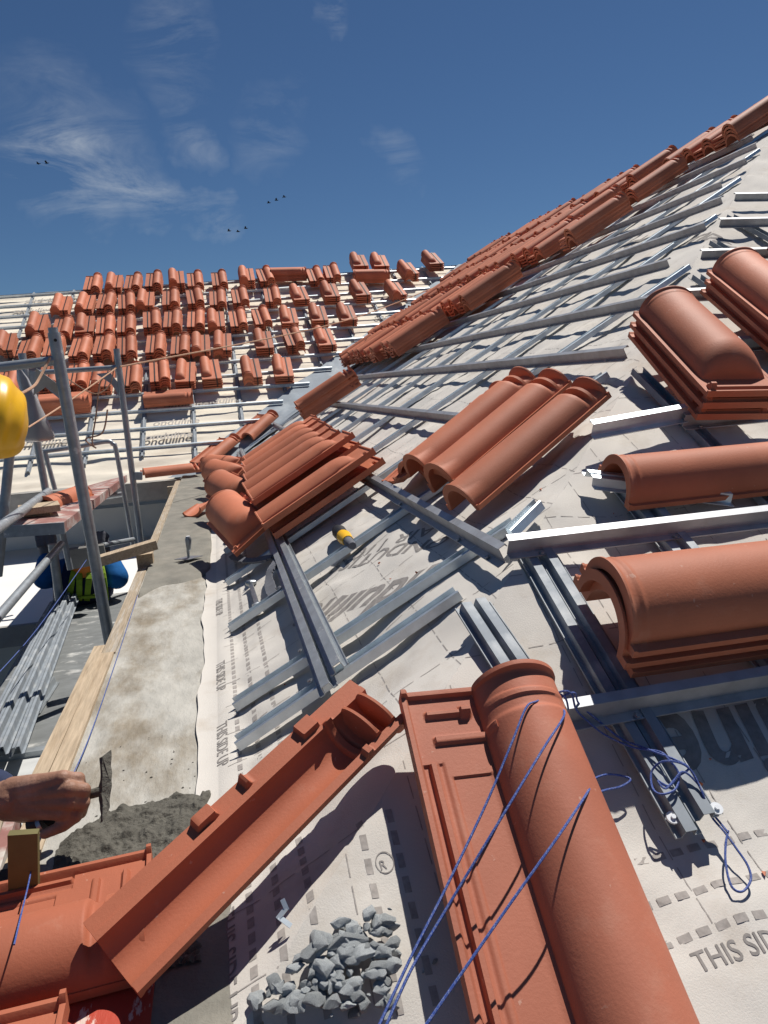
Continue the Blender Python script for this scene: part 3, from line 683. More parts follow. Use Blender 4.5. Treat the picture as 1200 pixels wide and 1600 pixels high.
# domed end tiles below the batten
G3_ = 'domed tiles tipped over the eave batten'
for i, (px, py, off) in enumerate(((398, 838, .06), (380, 782, .06), (366, 752, .06), (360, 738, .06))):
    p = A(px, py, off); dY = V((.22, -1, -.10)).normalized()
    tile(M_HD, pose(p-dY*(TL/2-.03), dY, NA+V((-.20, -.15, .1)), 4*i), ['nearest and largest', 'second', 'third', 'furthest'][i]+' domed tile tipped over the eave batten beside the flat piles', G3_)
# broken half tile on the ledge
bt = MB()
vs = []; 
for j in range(9):
    for i in range(15):
        a = math.pi*i/14; v = j/8; rr = .058*(1-.15*v); l = .20*v*(1-.25*abs(math.cos(a))**2)
        vs.append((rr*math.cos(a), l, .042*math.sin(a)*(1-.5*v)))
o_ = len(vs); vs += [(x*.86, y, z*.78-.004) for x, y, z in vs]
fs = [(j*15+i, j*15+i+1, (j+1)*15+i+1, (j+1)*15+i) for j in range(8) for i in range(14)]; fs += [tuple(o_+k for k in f[::-1]) for f in fs]
fs += [(i+1, i, o_+i, o_+i+1) for i in range(14)]+[(120+i, 121+i, o_+121+i, o_+120+i) for i in range(14)]
fs += [(j*15, (j+1)*15, o_+(j+1)*15, o_+j*15) for j in range(8)]+[((j+1)*15+14, j*15+14, o_+j*15+14, o_+(j+1)*15+14) for j in range(8)]
me = mesh('broken_tile', vs, fs, True, 50); me.materials.append(TC)
p = LZ(300, 808, -.645); o = bpy.data.objects.new('broken_tile', me); COL.objects.link(o); o.matrix_basis = pose(p+V((0, 0, .035)), (.5, 1, .15), (.3, 0, -1)); props(o, 'broken hollow end of a tile lying on the wet mortar ledge', 'broken tile')

# ------------------------------------------------------------------ mortar, timber and boards on the ledge
def patch(name, m, zf, x0, x1, y0, y1, nx, ny, label, cat, kind=None):
    b = MB(); vs, fs = grid(lambda u, v: V((x0+(x1-x0)*u, y0+(y1-y0)*v, zf(x0+(x1-x0)*u, y0+(y1-y0)*v))), nx, ny); b.add(vs, fs)
    return props(b.obj(name, m, smooth=True, angle=60), label, cat, None, kind)
def fb1(x, y):
    k = ss(2.50+.22*nz(x*6, y*2)+(x+.2)*1.1, 2.62+.22*nz(x*6, y*2)+(x+.2)*1.1, y)*(1-ss(-.085, -.07, x+.012*nz(y*3, 1)))*ss(-.325, -.315, x)
    return -H-.02+k*(.034+.004*nz(x*14, y*9))
patch('mortar_bed', MORT, fb1, -.33, -.065, 2.2, 6.0, 30, 240, 'smooth dark wet mortar bed along the far end of the ledge', 'mortar')
def fb2(x, y):
    e1 = 1.185-.06*ss(-.19, -.30, x)+.022*nz(x*15, 4)+.012*nz(x*50, 7); k = 1-ss(e1-.03, e1, y)
    k *= 1-ss(-.085, -.055, x+.012*nz(y*20, 3)); k *= ss(-.325, -.27, x+.02*nz(y*12, 9))
    c = max(0, noise.noise(V((x*45, y*45, 3))))+.6*abs(noise.noise(V((x*100, y*100, 5))))
    return -H-.014+k*(.024+.008*nz(x*12, y*12, 6)+.013*c)
patch('mortar_heap', MORTR, fb2, -.335, -.05, .78, 1.26, 130, 210, 'crumbly heap of fresh mortar beside the trowel in the hand', 'mortar')
def fb3(x, y):
    e1 = -.02+.03*nz(y*9, 2)-.05*ss(.85, 1.0, y); k = (1-ss(e1, e1+.012, x))*(1-ss(.93, .96, y+.02*nz(x*20, 1)))
    return -H-.012+k*(.026+.003*nz(x*20, y*20))
patch('mortar_screed', MORT, fb3, -.17, .03, .45, .97, 60, 80, 'flat smoothed mortar at the corner under the upturned tile', 'mortar')
def wood(name, p0, p1, w, h, m, label, cat='timber', up=(0, 0, 1), group=None):
    b = MB(); b.bar(p0, p1, w, h, V(up)); return props(b.obj(name, m), label, cat, group)
wood('timber_board', (-.338, 1.95, -.70), (-.338, 5.85, -.70), .034, .09, WOODG, 'long weathered form board along the far edge of the ledge')
wood('timber_board', (-.340, 1.215, -.702), (-.340, 1.945, -.702), .032, .10, WOOD, 'paler form board along the ledge edge beyond the hand')
wood('timber_beam', (-.374, 1.31, -.68), (-.370, 2.02, -.68), .028, .05, WOOD, 'thick square timber end lying outside the form board')
wood('timber_board', (-.345, .70, -.705), (-.342, 1.20, -.705), .045, .10, WOOD, 'form board end below the hand')
wood('black_tape', (-.343, .93, -.654), (-.342, 1.05, -.654), .047, .004, BLK, 'black wrap round the form board end below the hand', 'tape')
wood('timber_offcut', LZ(150, 878, -.60), LZ(243, 850, -.57), .05, .035, WOOD, 'split pale offcut nailed across from the form board to the front scaffold post')
p = PY(272, 785, 5.55); wood('timber_stake', p+V((0, 0, -.35)), p+V((0, 0, .12)), .07, .05, WOODG, 'upright stake at the far end of the form board', up=(0, 1, 0))
p = PY(228, 880, 2.95); wood('timber_stake', p+V((0, 0, -.5)), p+V((0, 0, .04)), .06, .05, WOOD, 'upright stake under the pale offcut', up=(0, 1, 0))
p0, p1 = PY(37, 1300, .96), PY(38, 1395, .96); wood('ply_board', p1, p0, .036, .012, PLY, 'small yellow shuttering ply board standing below the hand', 'board', up=(0, 1, 0))
wood('timber_board', LZ(-10, 1395, -.72), LZ(24, 1285, -.72), .018, .05, PLANK, 'reddish board slanting out of the left edge below the hand')
wood('timber_board', LZ(-30, 1395, -.74), LZ(-2, 1285, -.74), .03, .05, WOODG, 'brown board cut by the left edge below the hand')

# ------------------------------------------------------------------ scaffold
DZ = -1.06
def quadslab(name, px, z, th, m, label, cat, **k):
    t_ = [LZ(x, y, z) for x, y in px]; b = MB(); b.add(t_+[q-V((0, 0, th)) for q in t_], [(3, 2, 1, 0), (4, 5, 6, 7), (0, 1, 5, 4), (1, 2, 6, 5), (2, 3, 7, 6), (3, 0, 4, 7)])
    o = b.obj(name, m); bm = bmesh.new(); bm.from_mesh(o.data); bmesh.ops.recalc_face_normals(bm, faces=bm.faces); bm.to_mesh(o.data); bm.free(); return props(o, label, cat)
quadslab('scaffold_deck', [(222, 922), (78, 940), (-70, 1190), (135, 1162)], DZ, .03, DECK, 'paint splashed grey scaffold deck panel under the long steel channels', 'deck panel')
quadslab('scaffold_deck', [(140, 1170), (-62, 1196), (-150, 1420), (60, 1420)], DZ+.01, .03, DECKW, 'white coated scaffold deck panel beside the hand', 'deck panel')
p = LZ(40, 1180, DZ); wood('deck_rail', LZ(-50, 1190, DZ+.018), LZ(128, 1165, DZ+.018), .03, .02, TUBE, 'steel lip joining the two scaffold deck panels', 'rail')
for i, (ox, oz) in enumerate(((0, 0), (.046, .012), (.088, .0), (-.045, -.02))):
    a, b_ = LZ(100, 930, DZ+.05), LZ(-25, 1195, DZ+.07); X = V((.9, .3, 0)); b = MB()
    section(b, [(q[0]*.72, q[1]*1.3) for q in HAT], b_+X*ox+V((0, 0, oz)), a+X*ox*.8+V((0, 0, oz)), X, V((0, 0, 1))); props(b.obj('steel_channel', CHB), f'long weathered steel channel lying on the deck, {ORD[i]} of the bundle', 'steel channel', 'long channels bundled on the deck')
b = MB(); section(b, [(q[0], q[1]*1.3) for q in HAT], LZ(48, 1118, DZ+.004), LZ(80, 1068, DZ+.004), (1, .2, 0), (0, 0, 1)); props(b.obj('steel_channel', TUBE), 'short loose channel offcut on the scaffold deck', 'steel channel')
def tubeo(name, pts, r, label, m=TUBE, group=None, cat='scaffold tube', par=None, n=12):
    b = MB(); b.tube(pts, r, n); o = b.obj(name, m, par, smooth=True, angle=50)
    return o if par else props(o, label, cat, group)
def plate(pts, th, par, m=TUBE):
    pts = [V(p) for p in pts]; n = (pts[1]-pts[0]).cross(pts[2]-pts[0]).normalized()*th; k = len(pts)
    b = MB(); b.add(pts+[p+n for p in pts], [tuple(range(k-1, -1, -1)), tuple(range(k, 2*k))]+[(i, (i+1) % k, k+(i+1) % k, k+i) for i in range(k)]); return b.obj('gusset', m, par)
Y1, Y2 = 2.75, 4.2
fr = empty('scaffold', PY(172, 1005, Y1), 'near galvanised scaffold frame with the tall leaning post in front of the left scene', 'scaffold frame')
bb = MB(); bb.tube([PY(172, 1006, Y1), PY(84, 520, Y1)], .0205, 16); bb.tube([PY(84, 522, Y1), PY(82.5, 512, Y1)], .016, 14); bb.obj('post', TUBE, fr, smooth=True)
tubeo('ledger', [PY(-120, 588, Y1), PY(90, 563, Y1)], .0165, '', par=fr)
tubeo('pin_hole', [PY(86.5, 531.5, Y1-.0215), PY(86.5, 531.5, Y1-.015)], .0055, '', m=BLK, par=fr)
plate([PY(52, 618, Y1+.02), PY(56, 575, Y1+.02), PY(90, 600, Y1+.02), PY(92, 618, Y1+.02), PY(72, 604, Y1+.02)], .006, fr)
fr2 = empty('scaffold', PY(222, 860, Y2), 'further scaffold frame whose two posts carry the tan strings', 'scaffold frame')
tubeo('post', [PY(222, 862, Y2), PY(182, 545, Y2)], .0165, '', par=fr2); tubeo('post', [PY(72, 770, Y2), PY(34, 552, Y2)], .019, '', par=fr2)
tubeo('ledger', [PY(62, 582, Y2), PY(184, 574, Y2)], .0135, '', par=fr2)
plate([PY(150, 584, Y2), PY(172, 582, Y2), PY(186, 600, Y2), PY(188, 622, Y2), PY(174, 600, Y2)], .008, fr2)
plate([PY(42, 580, Y2), PY(64, 580, Y2), PY(96, 612, Y2), PY(94, 624, Y2), PY(60, 596, Y2), PY(50, 622, Y2)], .008, fr2)
plate([PY(210, 738, Y2-.02), PY(222, 738, Y2-.02), PY(222, 750, Y2-.02), PY(210, 750, Y2-.02)], .03, fr2).name = 'coupler'
fr3 = empty('guard_rail', PY(210, 870, 4.6), 'bent tube guard rail with a rounded corner behind the tall posts', 'guard rail')
tubeo('rail', smooth_path([PY(64, 706, 4.6), PY(120, 698, 4.6), PY(165, 690, 4.6), PY(176, 694, 4.6), PY(183, 712, 4.6), PY(210, 866, 4.6)], 5), .0135, '', par=fr3)
tubeo('strut', [PY(70, 706, 4.6), PY(86, 765, 4.6)], .0135, '', par=fr3)
tubeo('scaffold_tube', [PY(-60, 1030, 2.2), PY(96, 850, 3.6)], .0165, 'long slanting brace tube running from the left edge to the gloved hand')
tubeo('scaffold_tube', [PY(-20, 838, 2.7), PY(76, 768, 4.2)], .021, 'brace tube slanting down behind the plank with the wood block')
tubeo('scaffold_tube', [PY(16, 700, 3.4), PY(-4, 900, 3.4)], .020, 'upright scaffold tube at the left edge under the helmet')
tubeo('scaffold_tube', [PY(97, 830, 3.7), PY(110, 890, 3.7)], .014, 'short dark upright tube under the plank end')
tubeo('scaffold_tube', [PY(82, 850, 3.9), PY(94, 945, 3.9)], .022, 'grey upright tube in front of the blue clad worker')
tubeo('scaffold_tube', [PY(160, 852, 4.0), PY(208, 843, 4.4)], .014, 'short bright tube held in the right glove')
tubeo('scaffold_tube', [PY(165, 776, 4.9), PY(192, 772, 4.9)], .018, 'bright tube end showing under the red plank')
pk = empty('scaffold_plank', PY(100, 790, 4), 'reddish paint splashed scaffold plank carrying a tile piece and a wood block', 'plank')
b = MB(); a0, a1 = PY(5, 822, 3.35), PY(100, 816, 3.35); c0, c1 = PY(122, 763, 5.3), PY(198, 742, 5.3)
t_ = [a0, a1, c1, c0]; b.add(t_+[q-V((0, 0, .045)) for q in t_], [(0, 1, 2, 3), (7, 6, 5, 4), (0, 4, 5, 1), (1, 5, 6, 2), (2, 6, 7, 3), (3, 7, 4, 0)]); b.obj('board', PLANK, pk)
b = MB(); b.bar(a0+V((0, -.006, -.024)), a1+V((0, -.006, -.024)), .012, .05); b.obj('end_band', TUBE, pk)
b = MB(); q = PY(62, 800, 3.6); b.box(q+V((0, 0, .018)), (.17, .16, .03), Matrix.Rotation(.25, 3, 'Z')); b.box(q+V((-.01, .02, -.008)), (.11, .1, .02), Matrix.Rotation(.1, 3, 'Z')); props(b.obj('wood_block', WOOD), 'two small wood blocks on the near end of the red plank', 'wood block')
p = PY(94, 786, 3.95); tile(M_RT2, pose(p+V((0, .1, -.02)), (.25, 1, 0), (0, 0, 1)), 'short curved tile resting on the red scaffold plank behind the wood block')
# rubbish bag hanging from the frame
b = MB(); rings = [(30, 578, 3, 4.1), (36, 592, 7, 4.1), (46, 620, 9, 4.1), (54, 655, 14, 4.1), (60, 682, 20, 4.1), (62, 688, 18, 4.1), (62, 690, 6, 4.1)]
vs = []
for (px, py, r, y) in rings:
    c_ = PY(px, py, y); rr = r*y/FP*1.05
    for k in range(16): a = 2*math.pi*k/16; q = rr*(1+.16*math.sin(5*a+py*.05)); vs.append(c_+V((q*math.cos(a), .6*q*math.sin(a), 0)))
b.add(vs, [(j*16+k, j*16+(k+1) % 16, (j+1)*16+(k+1) % 16, (j+1)*16+k) for j in range(6) for k in range(16)]); props(b.obj('plastic_bag', BAG, smooth=True, angle=80), 'dusty translucent plastic bag knotted to the further scaffold post', 'bag')
# strings
def cord(name, pts, r, m, label, cat='string', k=8, n=6): return tubeo(name, smooth_path(pts, k), r, label, m, None, cat, None, n)
pe = F(905, 445, .1); pe = PY(700, 440, 8.5)
cord('string', [PY(188, 573, 4.17), (PY(188, 573, 4.17)+pe)/2-V((0, 0, .10)), pe], .0045, TAN, 'long tan string stretched from the scaffold post across the far roof')
cord('string', [PY(78, 559, 2.72), PY(62, 590, 2.66), PY(52, 604, 2.6), PY(28, 618, 2.5)], .0048, TAN, 'tan string tied to the near frame and dropping to the yellow helmet')
cord('string', [PY(44, 668, 3.0), PY(115, 622, 3.6), PY(182, 575, 4.17)], .0035, TAN, 'tan string slanting up behind the tall post to the further post')
cord('string', [PY(182, 574, 4.16), PY(160, 592, 4.14), PY(154, 612, 4.13), PY(150, 650, 4.12), PY(144, 690, 4.1), PY(150, 700, 4.1), PY(134, 686, 4.1), PY(160, 676, 4.1), PY(168, 640, 4.1)], .0042, TAN, 'tangled end of tan string hanging below the further post')
cord('string', [PY(178, 576, 4.15), PY(172, 600, 4.12), PY(156, 614, 4.1), PY(138, 612, 4.1), PY(106, 592, 4.1)], .0035, TAN, 'short looped tan string between the two posts')

# ------------------------------------------------------------------ tools and small things
p = L_p = LZ(295, 872, -.637)
tr = empty('pointing_trowel', p, 'small trowel lying on the wet mortar with its round handle sticking up', 'trowel')
b = MB(); q = [p+V(v) for v in ((-.055, .0, .0), (.0, -.035, 0), (.055, .01, 0), (.0, .035, 0))]; b.add(q+[v+V((0, 0, .002)) for v in q], [(3, 2, 1, 0), (4, 5, 6, 7), (0, 1, 5, 4), (1, 2, 6, 5), (2, 3, 7, 6), (3, 0, 4, 7)]); b.obj('blade', STEEL, tr)
b = MB(); b.tube([p+V((0, 0, 0)), p+V((0, 0, .03)), p+V((.004, .0, .035)), p+V((.006, -.004, .075)), p+V((.006, -.004, .085))], [.005, .006, .009, .013, .009], 12); b.obj('handle', TUBE, tr, smooth=True)
b = MB(); b.tube([p+V((.006, -.004, .0852)), p+V((.006, -.004, .088))], .0075, 12); b.obj('end_cap', WASH, tr)
# yellow and black tool on the membrane
q0, q1 = A(524, 825, .022), A(551, 853, .020); d = (q1-q0)
to = empty('hand_tool', q0, 'black and yellow nozzle tool lying on the membrane between two channels', 'tool')
for nm, m, (a, c_), rr in (('grip', BLK, (0, .48), [.0, .016, .021, .020, .017]), ('collar', YEL, (.46, .76), [.018, .021, .018, .016]), ('nozzle', GLOVE, (.74, 1.0), [.014, .013, .012, .010])):
    b = MB(); n = len(rr); b.tube([q0+d*(a+(c_-a)*i/(n-1)) for i in range(n)], rr, 14); b.obj(nm, m, to, smooth=True)
b = MB(); w0, w1 = A(392, 912, .012), A(402, 946, .012); b.bar(w0, w1, .012, .006, NA); b.tube([w0+V((-.01, .012, 0)), w0, w0+V((.014, .006, 0))], [.009, .012, .008], 10); b.tube([w1+V((-.012, -.004, 0)), w1, w1+V((.013, 0, 0))], [.007, .011, .008], 10)
props(b.obj('spanner', STEEL, smooth=True), 'steel spanner lying on the membrane left of the doubled batten', 'spanner')
b = MB()
path = smooth_path([A(362, 868, .02), A(385, 876, .03), A(420, 872, .03), A(436, 866, .02), A(426, 885, .03), A(420, 905, .02), A(428, 935, .012)], 5)
for i in range(len(path)-1): b.bar(path[i], path[i+1]+(path[i+1]-path[i])*.1, .026*(1+.2*math.sin(i)), .007, NA)
props(b.obj('webbing_strap', GLOVE), 'grimy black webbing strap bunched beside the spanner', 'strap')
b = MB(); c3 = [B(441, 1405, .012), B(447, 1419, .008), B(436, 1433, .006), B(452, 1445, .004)]
for i in range(3): b.bar(c3[i], c3[i+1]+(c3[i+1]-c3[i]).normalized()*.0025, .0055, .0014, NB)
props(b.obj('bent_clip', GALV), 'bent galvanised clip lying above the grey stones', 'clip')
for i, (px, py) in enumerate(((1015, 975), (1118, 792), (560, 1010))): pass
# scattered crumbs of tile on the membrane
for i in range(26):
    x, y = random.choice([(random.uniform(.35, .95), random.uniform(.68, .95)), (random.uniform(.0, .5), random.uniform(1.3, 2.0)), (random.uniform(.5, .9), random.uniform(.95, 1.5))])
    b = MB(); r = random.uniform(.0015, .004); z = S(x, y, .001)+r*.6; pts = [V((x, y, z))+V((random.gauss(0, 1), random.gauss(0, 1), random.gauss(0, .7))).normalized()*r*random.uniform(.6, 1.3) for _ in range(9)]
    bm = bmesh.new(); [bm.verts.new(v) for v in pts]; bmesh.ops.convex_hull(bm, input=bm.verts); bm.verts.index_update()
    b.add([v.co.copy() for v in bm.verts], [tuple(v.index for v in f.verts) for f in bm.faces]); bm.free()
    props(b.obj('tile_crumb', TC), 'tiny chip of broken red tile on the cream membrane', 'tile chip', 'crumbs of tile scattered on the membrane')

# grey stones
rocks = []
for i in range(12):
    rnd = random.Random(40+i); bm = bmesh.new(); sx, sy, sz = rnd.uniform(.8, 1.5), rnd.uniform(.7, 1.0), rnd.uniform(.45, .8)
    for _ in range(15): v = V((rnd.gauss(0, 1), rnd.gauss(0, 1), rnd.gauss(0, 1))).normalized(); bm.verts.new((v.x*sx, v.y*sy, v.z*sz))
    bmesh.ops.convex_hull(bm, input=bm.verts)
    bmesh.ops.delete(bm, geom=[v for v in bm.verts if not v.link_faces], context='VERTS')
    bmesh.ops.bevel(bm, geom=bm.edges[:], offset=.035, segments=1, affect='EDGES')
    bmesh.ops.triangulate(bm, faces=[f for f in bm.faces if len(f.verts) > 4])
    bmesh.ops.subdivide_edges(bm, edges=bm.edges[:], cuts=1, use_grid_fill=True)
    for v in bm.verts: v.co += v.co.normalized()*.07*noise.noise(v.co*2.6+V((i*7, 0, 0)))
    me = bpy.data.meshes.new('stone'); bm.to_mesh(me); bm.free(); me.materials.append(STONE); me.polygons.foreach_set('use_smooth', [True]*len(me.polygons)); me.set_sharp_from_angle(angle=R_(24)); rocks.append(me)
rr = random.Random(5); placed = []
def stone(px, py, r, lift=0, label=None):
    q = B(px, py); x, y = q.x, q.y; z = S(x, y) if y > YB else -H+.012
    z = max([z+r*.55]+[pz+(pr+r)*.75*math.sqrt(max(0, 1-(math.hypot(px_-x, py_-y)/(pr+r))**2)) for px_, py_, pz, pr in placed if math.hypot(px_-x, py_-y) < (pr+r)*.92])
    z = min(z, S(x, y)+.030+.002*rr.random()) if y > YB else z
    placed.append((x, y, z, r)); o = bpy.data.objects.new('stone', rr.choice(rocks)); COL.objects.link(o)
    o.matrix_basis = Matrix.Translation((x, y, z)) @ Matrix.Rotation(rr.uniform(0, 6.28), 4, 'Z') @ Matrix.Rotation(rr.uniform(-.5, .5), 4, 'X') @ Matrix.Diagonal((r, r, r, 1))
    props(o, label or 'rough blue-grey crushed stone lying in the pile on the membrane', 'stone', None if label else 'crushed stones piled at the bottom of the photo')
stone(533, 1451, .0105, label='dark rounded stone alone at the top of the grey stone pile')
stone(616, 1495, .0095, label='small speckled round stone alone to the right of the grey stones')
stone(400, 1576, .016, label='long pale stone at the left tip of the pile, on the mortar')
stone(435, 1570, .013, label='dark grey pointed stone beside the long pale one on the mortar')
for k in range(105):
    t = rr.random(); py = 1460+150*t**.8; half = 30+105*t**.8; cx = 575-78*t
    px = cx+half*rr.uniform(-1, 1)*.9
    if px > 640: continue
    stone(px, py, rr.uniform(.005, .0125) if rr.random() > .14 else rr.uniform(.014, .019))
for k in range(26): stone(575+rr.gauss(-20, 55), 1540+rr.gauss(0, 45), rr.uniform(.002, .0038), label=None)

# ------------------------------------------------------------------ blue cord
def bo(*l): return [B(*q) for q in l]
RP = .0015
cord('blue_cord', bo((575, 1640, .09), (640, 1500, .088), (698, 1385, .090), (760, 1255, .098), (800, 1160, .112), (822, 1106, .116), (838, 1096, .108), (857, 1089, .085), (872, 1084, .075), (884, 1092, .072), (888, 1108, .05)), RP, ROPE, 'blue cord stretched over the big tile, leftmost strand tied to the batten end', 'cord')
cord('blue_cord', bo((588, 1640, .09), (640, 1520, .090), (700, 1416, .094), (790, 1267, .125), (850, 1168, .128), (881, 1119, .108), (876, 1104, .08), (870, 1088, .074), (862, 1083, .06), (866, 1106, .04)), RP, ROPE, 'blue cord stretched over the big tile, middle strand', 'cord')
cord('blue_cord', bo((640, 1640, .10), (668, 1598, .100), (793, 1418, .115), (870, 1310, .126), (915, 1243, .108), (924, 1226, .08), (930, 1216, .035), (950, 1210, .012), (975, 1213, .006), (985, 1219, .006), (970, 1229, .006), (948, 1234, .006), (928, 1240, .02)), RP, ROPE, 'blue cord crossing the barrel of the big tile and ending in a small loop', 'cord')
cord('blue_cord', bo((864, 1086, .07), (880, 1080, .078), (893, 1084, .075), (900, 1108, .05), (915, 1124, .03), (945, 1148, .02), (990, 1168, .02), (1030, 1174, .03), (1046, 1188, .035), (1060, 1208, .03), (1056, 1232, .03), (1035, 1241, .03), (1020, 1232, .02), (1018, 1206, .02), (1035, 1190, .035), (1062, 1192, .04), (1080, 1204, .036), (1092, 1226, .03), (1100, 1246, .025), (1112, 1276, .006), (1132, 1300, .005), (1150, 1325, .005), (1168, 1352, .005), (1173, 1375, .005), (1160, 1393, .005), (1143, 1385, .005), (1134, 1350, .005), (1134, 1318, .005), (1138, 1298, .006)), RP, ROPE, 'slack blue cord coiled over the steel channel and ending in a teardrop loop', 'cord', 6)
cord('blue_cord', bo((866, 1096, .068), (896, 1082, .076), (905, 1100, .05), (935, 1126, .025), (970, 1154, .012), (1000, 1166, .02), (1025, 1176, .03), (1052, 1186, .036), (1076, 1200, .037), (1058, 1214, .03), (1040, 1232, .03), (1028, 1220, .03), (1046, 1228, .03), (1066, 1206, .036), (1088, 1222, .03), (1099, 1242, .025), (1108, 1264, .008), (1124, 1284, .005), (1137, 1300, .007)), RP, ROPE, 'second slack blue cord tangled with the coil beside the washers', 'cord', 6)
cord('marking_line', [LZ(22, 1476, -.545), LZ(42, 1392, -.585), LZ(66, 1300, -.640), LZ(128, 1180, -.645), LZ(172, 1060, -.648), LZ(215, 930, -.650)], .0010, ROPE, 'thin blue setting-out line running along the form board over the orange tile', 'cord')
cord('marking_line', [PY(-10, 1060, 2.2), PY(60, 980, 2.8), PY(135, 875, 3.6)], .0016, ROPE, 'thin blue line slanting in front of the blue clad worker', 'cord')

# ------------------------------------------------------------------ people
def capsule(b, p0, r0, p1, r1, n=14, fl=1.0):
    p0, p1 = V(p0), V(p1); d = (p1-p0); L0 = d.length; d = d.normalized() if L0 > 1e-6 else V((0, 0, 1))
    pts, rs = [], []
    for i in range(6): a = math.pi/2*(1-i/5); pts.append(p0-d*r0*math.sin(a)); rs.append(max(1e-4, r0*math.cos(a)))
    for i in range(6): a = math.pi/2*i/5; pts.append(p1+d*r1*math.sin(a)); rs.append(max(1e-4, r1*math.cos(a)))
    b.tube(pts, rs, n)
def body(name, segs, m, voxel, parent=None, sm=4, origin=None):
    b = MB()
    for s_ in segs: capsule(b, *s_)
    me = b.mesh('tmp'); o = bpy.data.objects.new('tmp', me); COL.objects.link(o)
    md = o.modifiers.new('r', 'REMESH'); md.mode = 'VOXEL'; md.voxel_size = voxel
    md = o.modifiers.new('s', 'SMOOTH'); md.iterations = sm; md.factor = .5
    dg = bpy.context.evaluated_depsgraph_get(); dg.update(); ev = o.evaluated_get(dg); m2 = bpy.data.meshes.new_from_object(ev)
    bpy.data.objects.remove(o); m2.name = name; m2.materials.clear(); m2.materials.append(m)
    m2.polygons.foreach_set('use_smooth', [True]*len(m2.polygons))
    o2 = bpy.data.objects.new(name, m2); COL.objects.link(o2)
    if parent: o2.parent = parent; o2.matrix_basis = parent.matrix_basis.inverted()
    return o2
w1 = empty('person', V((-1.0, 1.9, -1.05)), 'mason at the left edge in yellow helmet and navy sleeve, hand working a trowel', 'person')
D = 1.05
def q_(x, y, d): return Q(x, y, d)
K = [(98, 1216, 1.044), (109, 1233, 1.036), (109, 1252, 1.036), (101, 1269, 1.042)]
seg = [(q_(-120, 1236, 1.16), .036, q_(-12, 1250, 1.078), .0285), (q_(-12, 1250, 1.078), .0275, q_(18, 1247, 1.064), .0255), (q_(14, 1260, 1.068), .021, q_(52, 1264, 1.064), .018)]
for i, k in enumerate(K):
    seg.append((q_(20, 1234+8*i, 1.064), .0185, q_(62, 1226+12.5*i, 1.054), .0160)); seg.append((q_(62, 1226+12.5*i, 1.054), .0155, q_(*k), .0112)); seg.append((q_(*k), .0118, q_(k[0]+1, k[1], k[2]), .0118))
F4 = [[(122, 1217, 1.056), (127, 1232, 1.084), (110, 1250, 1.097)], [(131, 1234, 1.046), (132, 1250, 1.078), (112, 1266, 1.094)], [(130, 1254, 1.046), (126, 1270, 1.076), (102, 1280, 1.092)], [(118, 1275, 1.046), (99, 1290, 1.042), (70, 1303, 1.044)]]
for k, f in zip(K, F4):
    pts = [k]+f; rs = [.0105, .0094, .0088, .0072]
    for i in range(3): seg.append((q_(*pts[i]), rs[i], q_(*pts[i+1]), rs[i+1]))
    seg.append((q_(*pts[1]), .0100, q_(pts[1][0]-1, pts[1][1]+1, pts[1][2]), .0100))
seg += [(q_(35, 1268, 1.072), .016, q_(62, 1272, 1.088), .0125), (q_(62, 1272, 1.088), .012, q_(95, 1262, 1.108), .009)]
# head and neck share the body surface
HC = Q(-30, 668, 1.98)
sh = V((HC.x-.20, HC.y-.08, HC.z-.26)); shr = V((HC.x-.10, HC.y-.26, HC.z-.32)); el = V((-.78, 1.30, -.62)); pel = V((-1.25, 2.25, -.95))
wr = q_(-120, 1236, 1.16)
bseg = seg+[(HC+V((-.04, 0, -.01)), .085, HC+V((-.05, -.02, -.05)), .06), (HC+V((-.06, .0, -.06)), .05, sh, .05), (sh, .05, el, .045), (el, .045, wr, .034)]
hb = body('body', bseg, SKIN, .0021, w1, 2)
sseg = [(sh, .13, pel, .16), (shr, .075, sh, .10), (V((HC.x-.2, HC.y+.1, HC.z-.34)), .075, sh, .1), (shr, .072, el, .056), (el, .056, q_(-70, 1240, 1.12), .043), (q_(-70, 1240, 1.12), .043, q_(-14, 1241, 1.085), .0375), (V((HC.x-.2, HC.y+.1, HC.z-.34)), .07, V((-1.5, 1.9, -.8)), .055),
  (pel, .15, V((-1.1, 1.9, -1.0)), .08)]
body('shirt', sseg, SHIRT, .008, w1, 3)
b = MB(); vs = []                                     # helmet with pressed ridges
ax = (Matrix.Rotation(R_(-28), 3, V((0, 1, 0)))).inverted() @ V((0, 0, 1)); ax = V((.42, -.25, .87)).normalized(); sd = ax.cross(V((0.35, -1, 0))).normalized(); fw = sd.cross(ax)
nv_, nu_ = 26, 72
for j in range(nv_+1):
    th = math.pi*.60*j/nv_
    for i in range(nu_):
        ph = 2*math.pi*i/nu_; lx = math.sin(th)*math.cos(ph); ly = math.sin(th)*math.sin(ph); r = .130*(1+.028*math.cos(lx*17)*(math.sin(th)**.5)*(1-ss(.75, 1, j/nv_)))
        if j > nv_-2: r *= 1.04
        vs.append(HC+V((0, 0, .02))+sd*lx*r*.92+fw*ly*r*1.12+ax*math.cos(th)*r*1.05)
b.add(vs, [(j*nu_+i, (j+1)*nu_+i, (j+1)*nu_+(i+1) % nu_, j*nu_+(i+1) % nu_) for j in range(nv_) for i in range(nu_)]); b.obj('helmet', YEL, w1, smooth=True, angle=60)
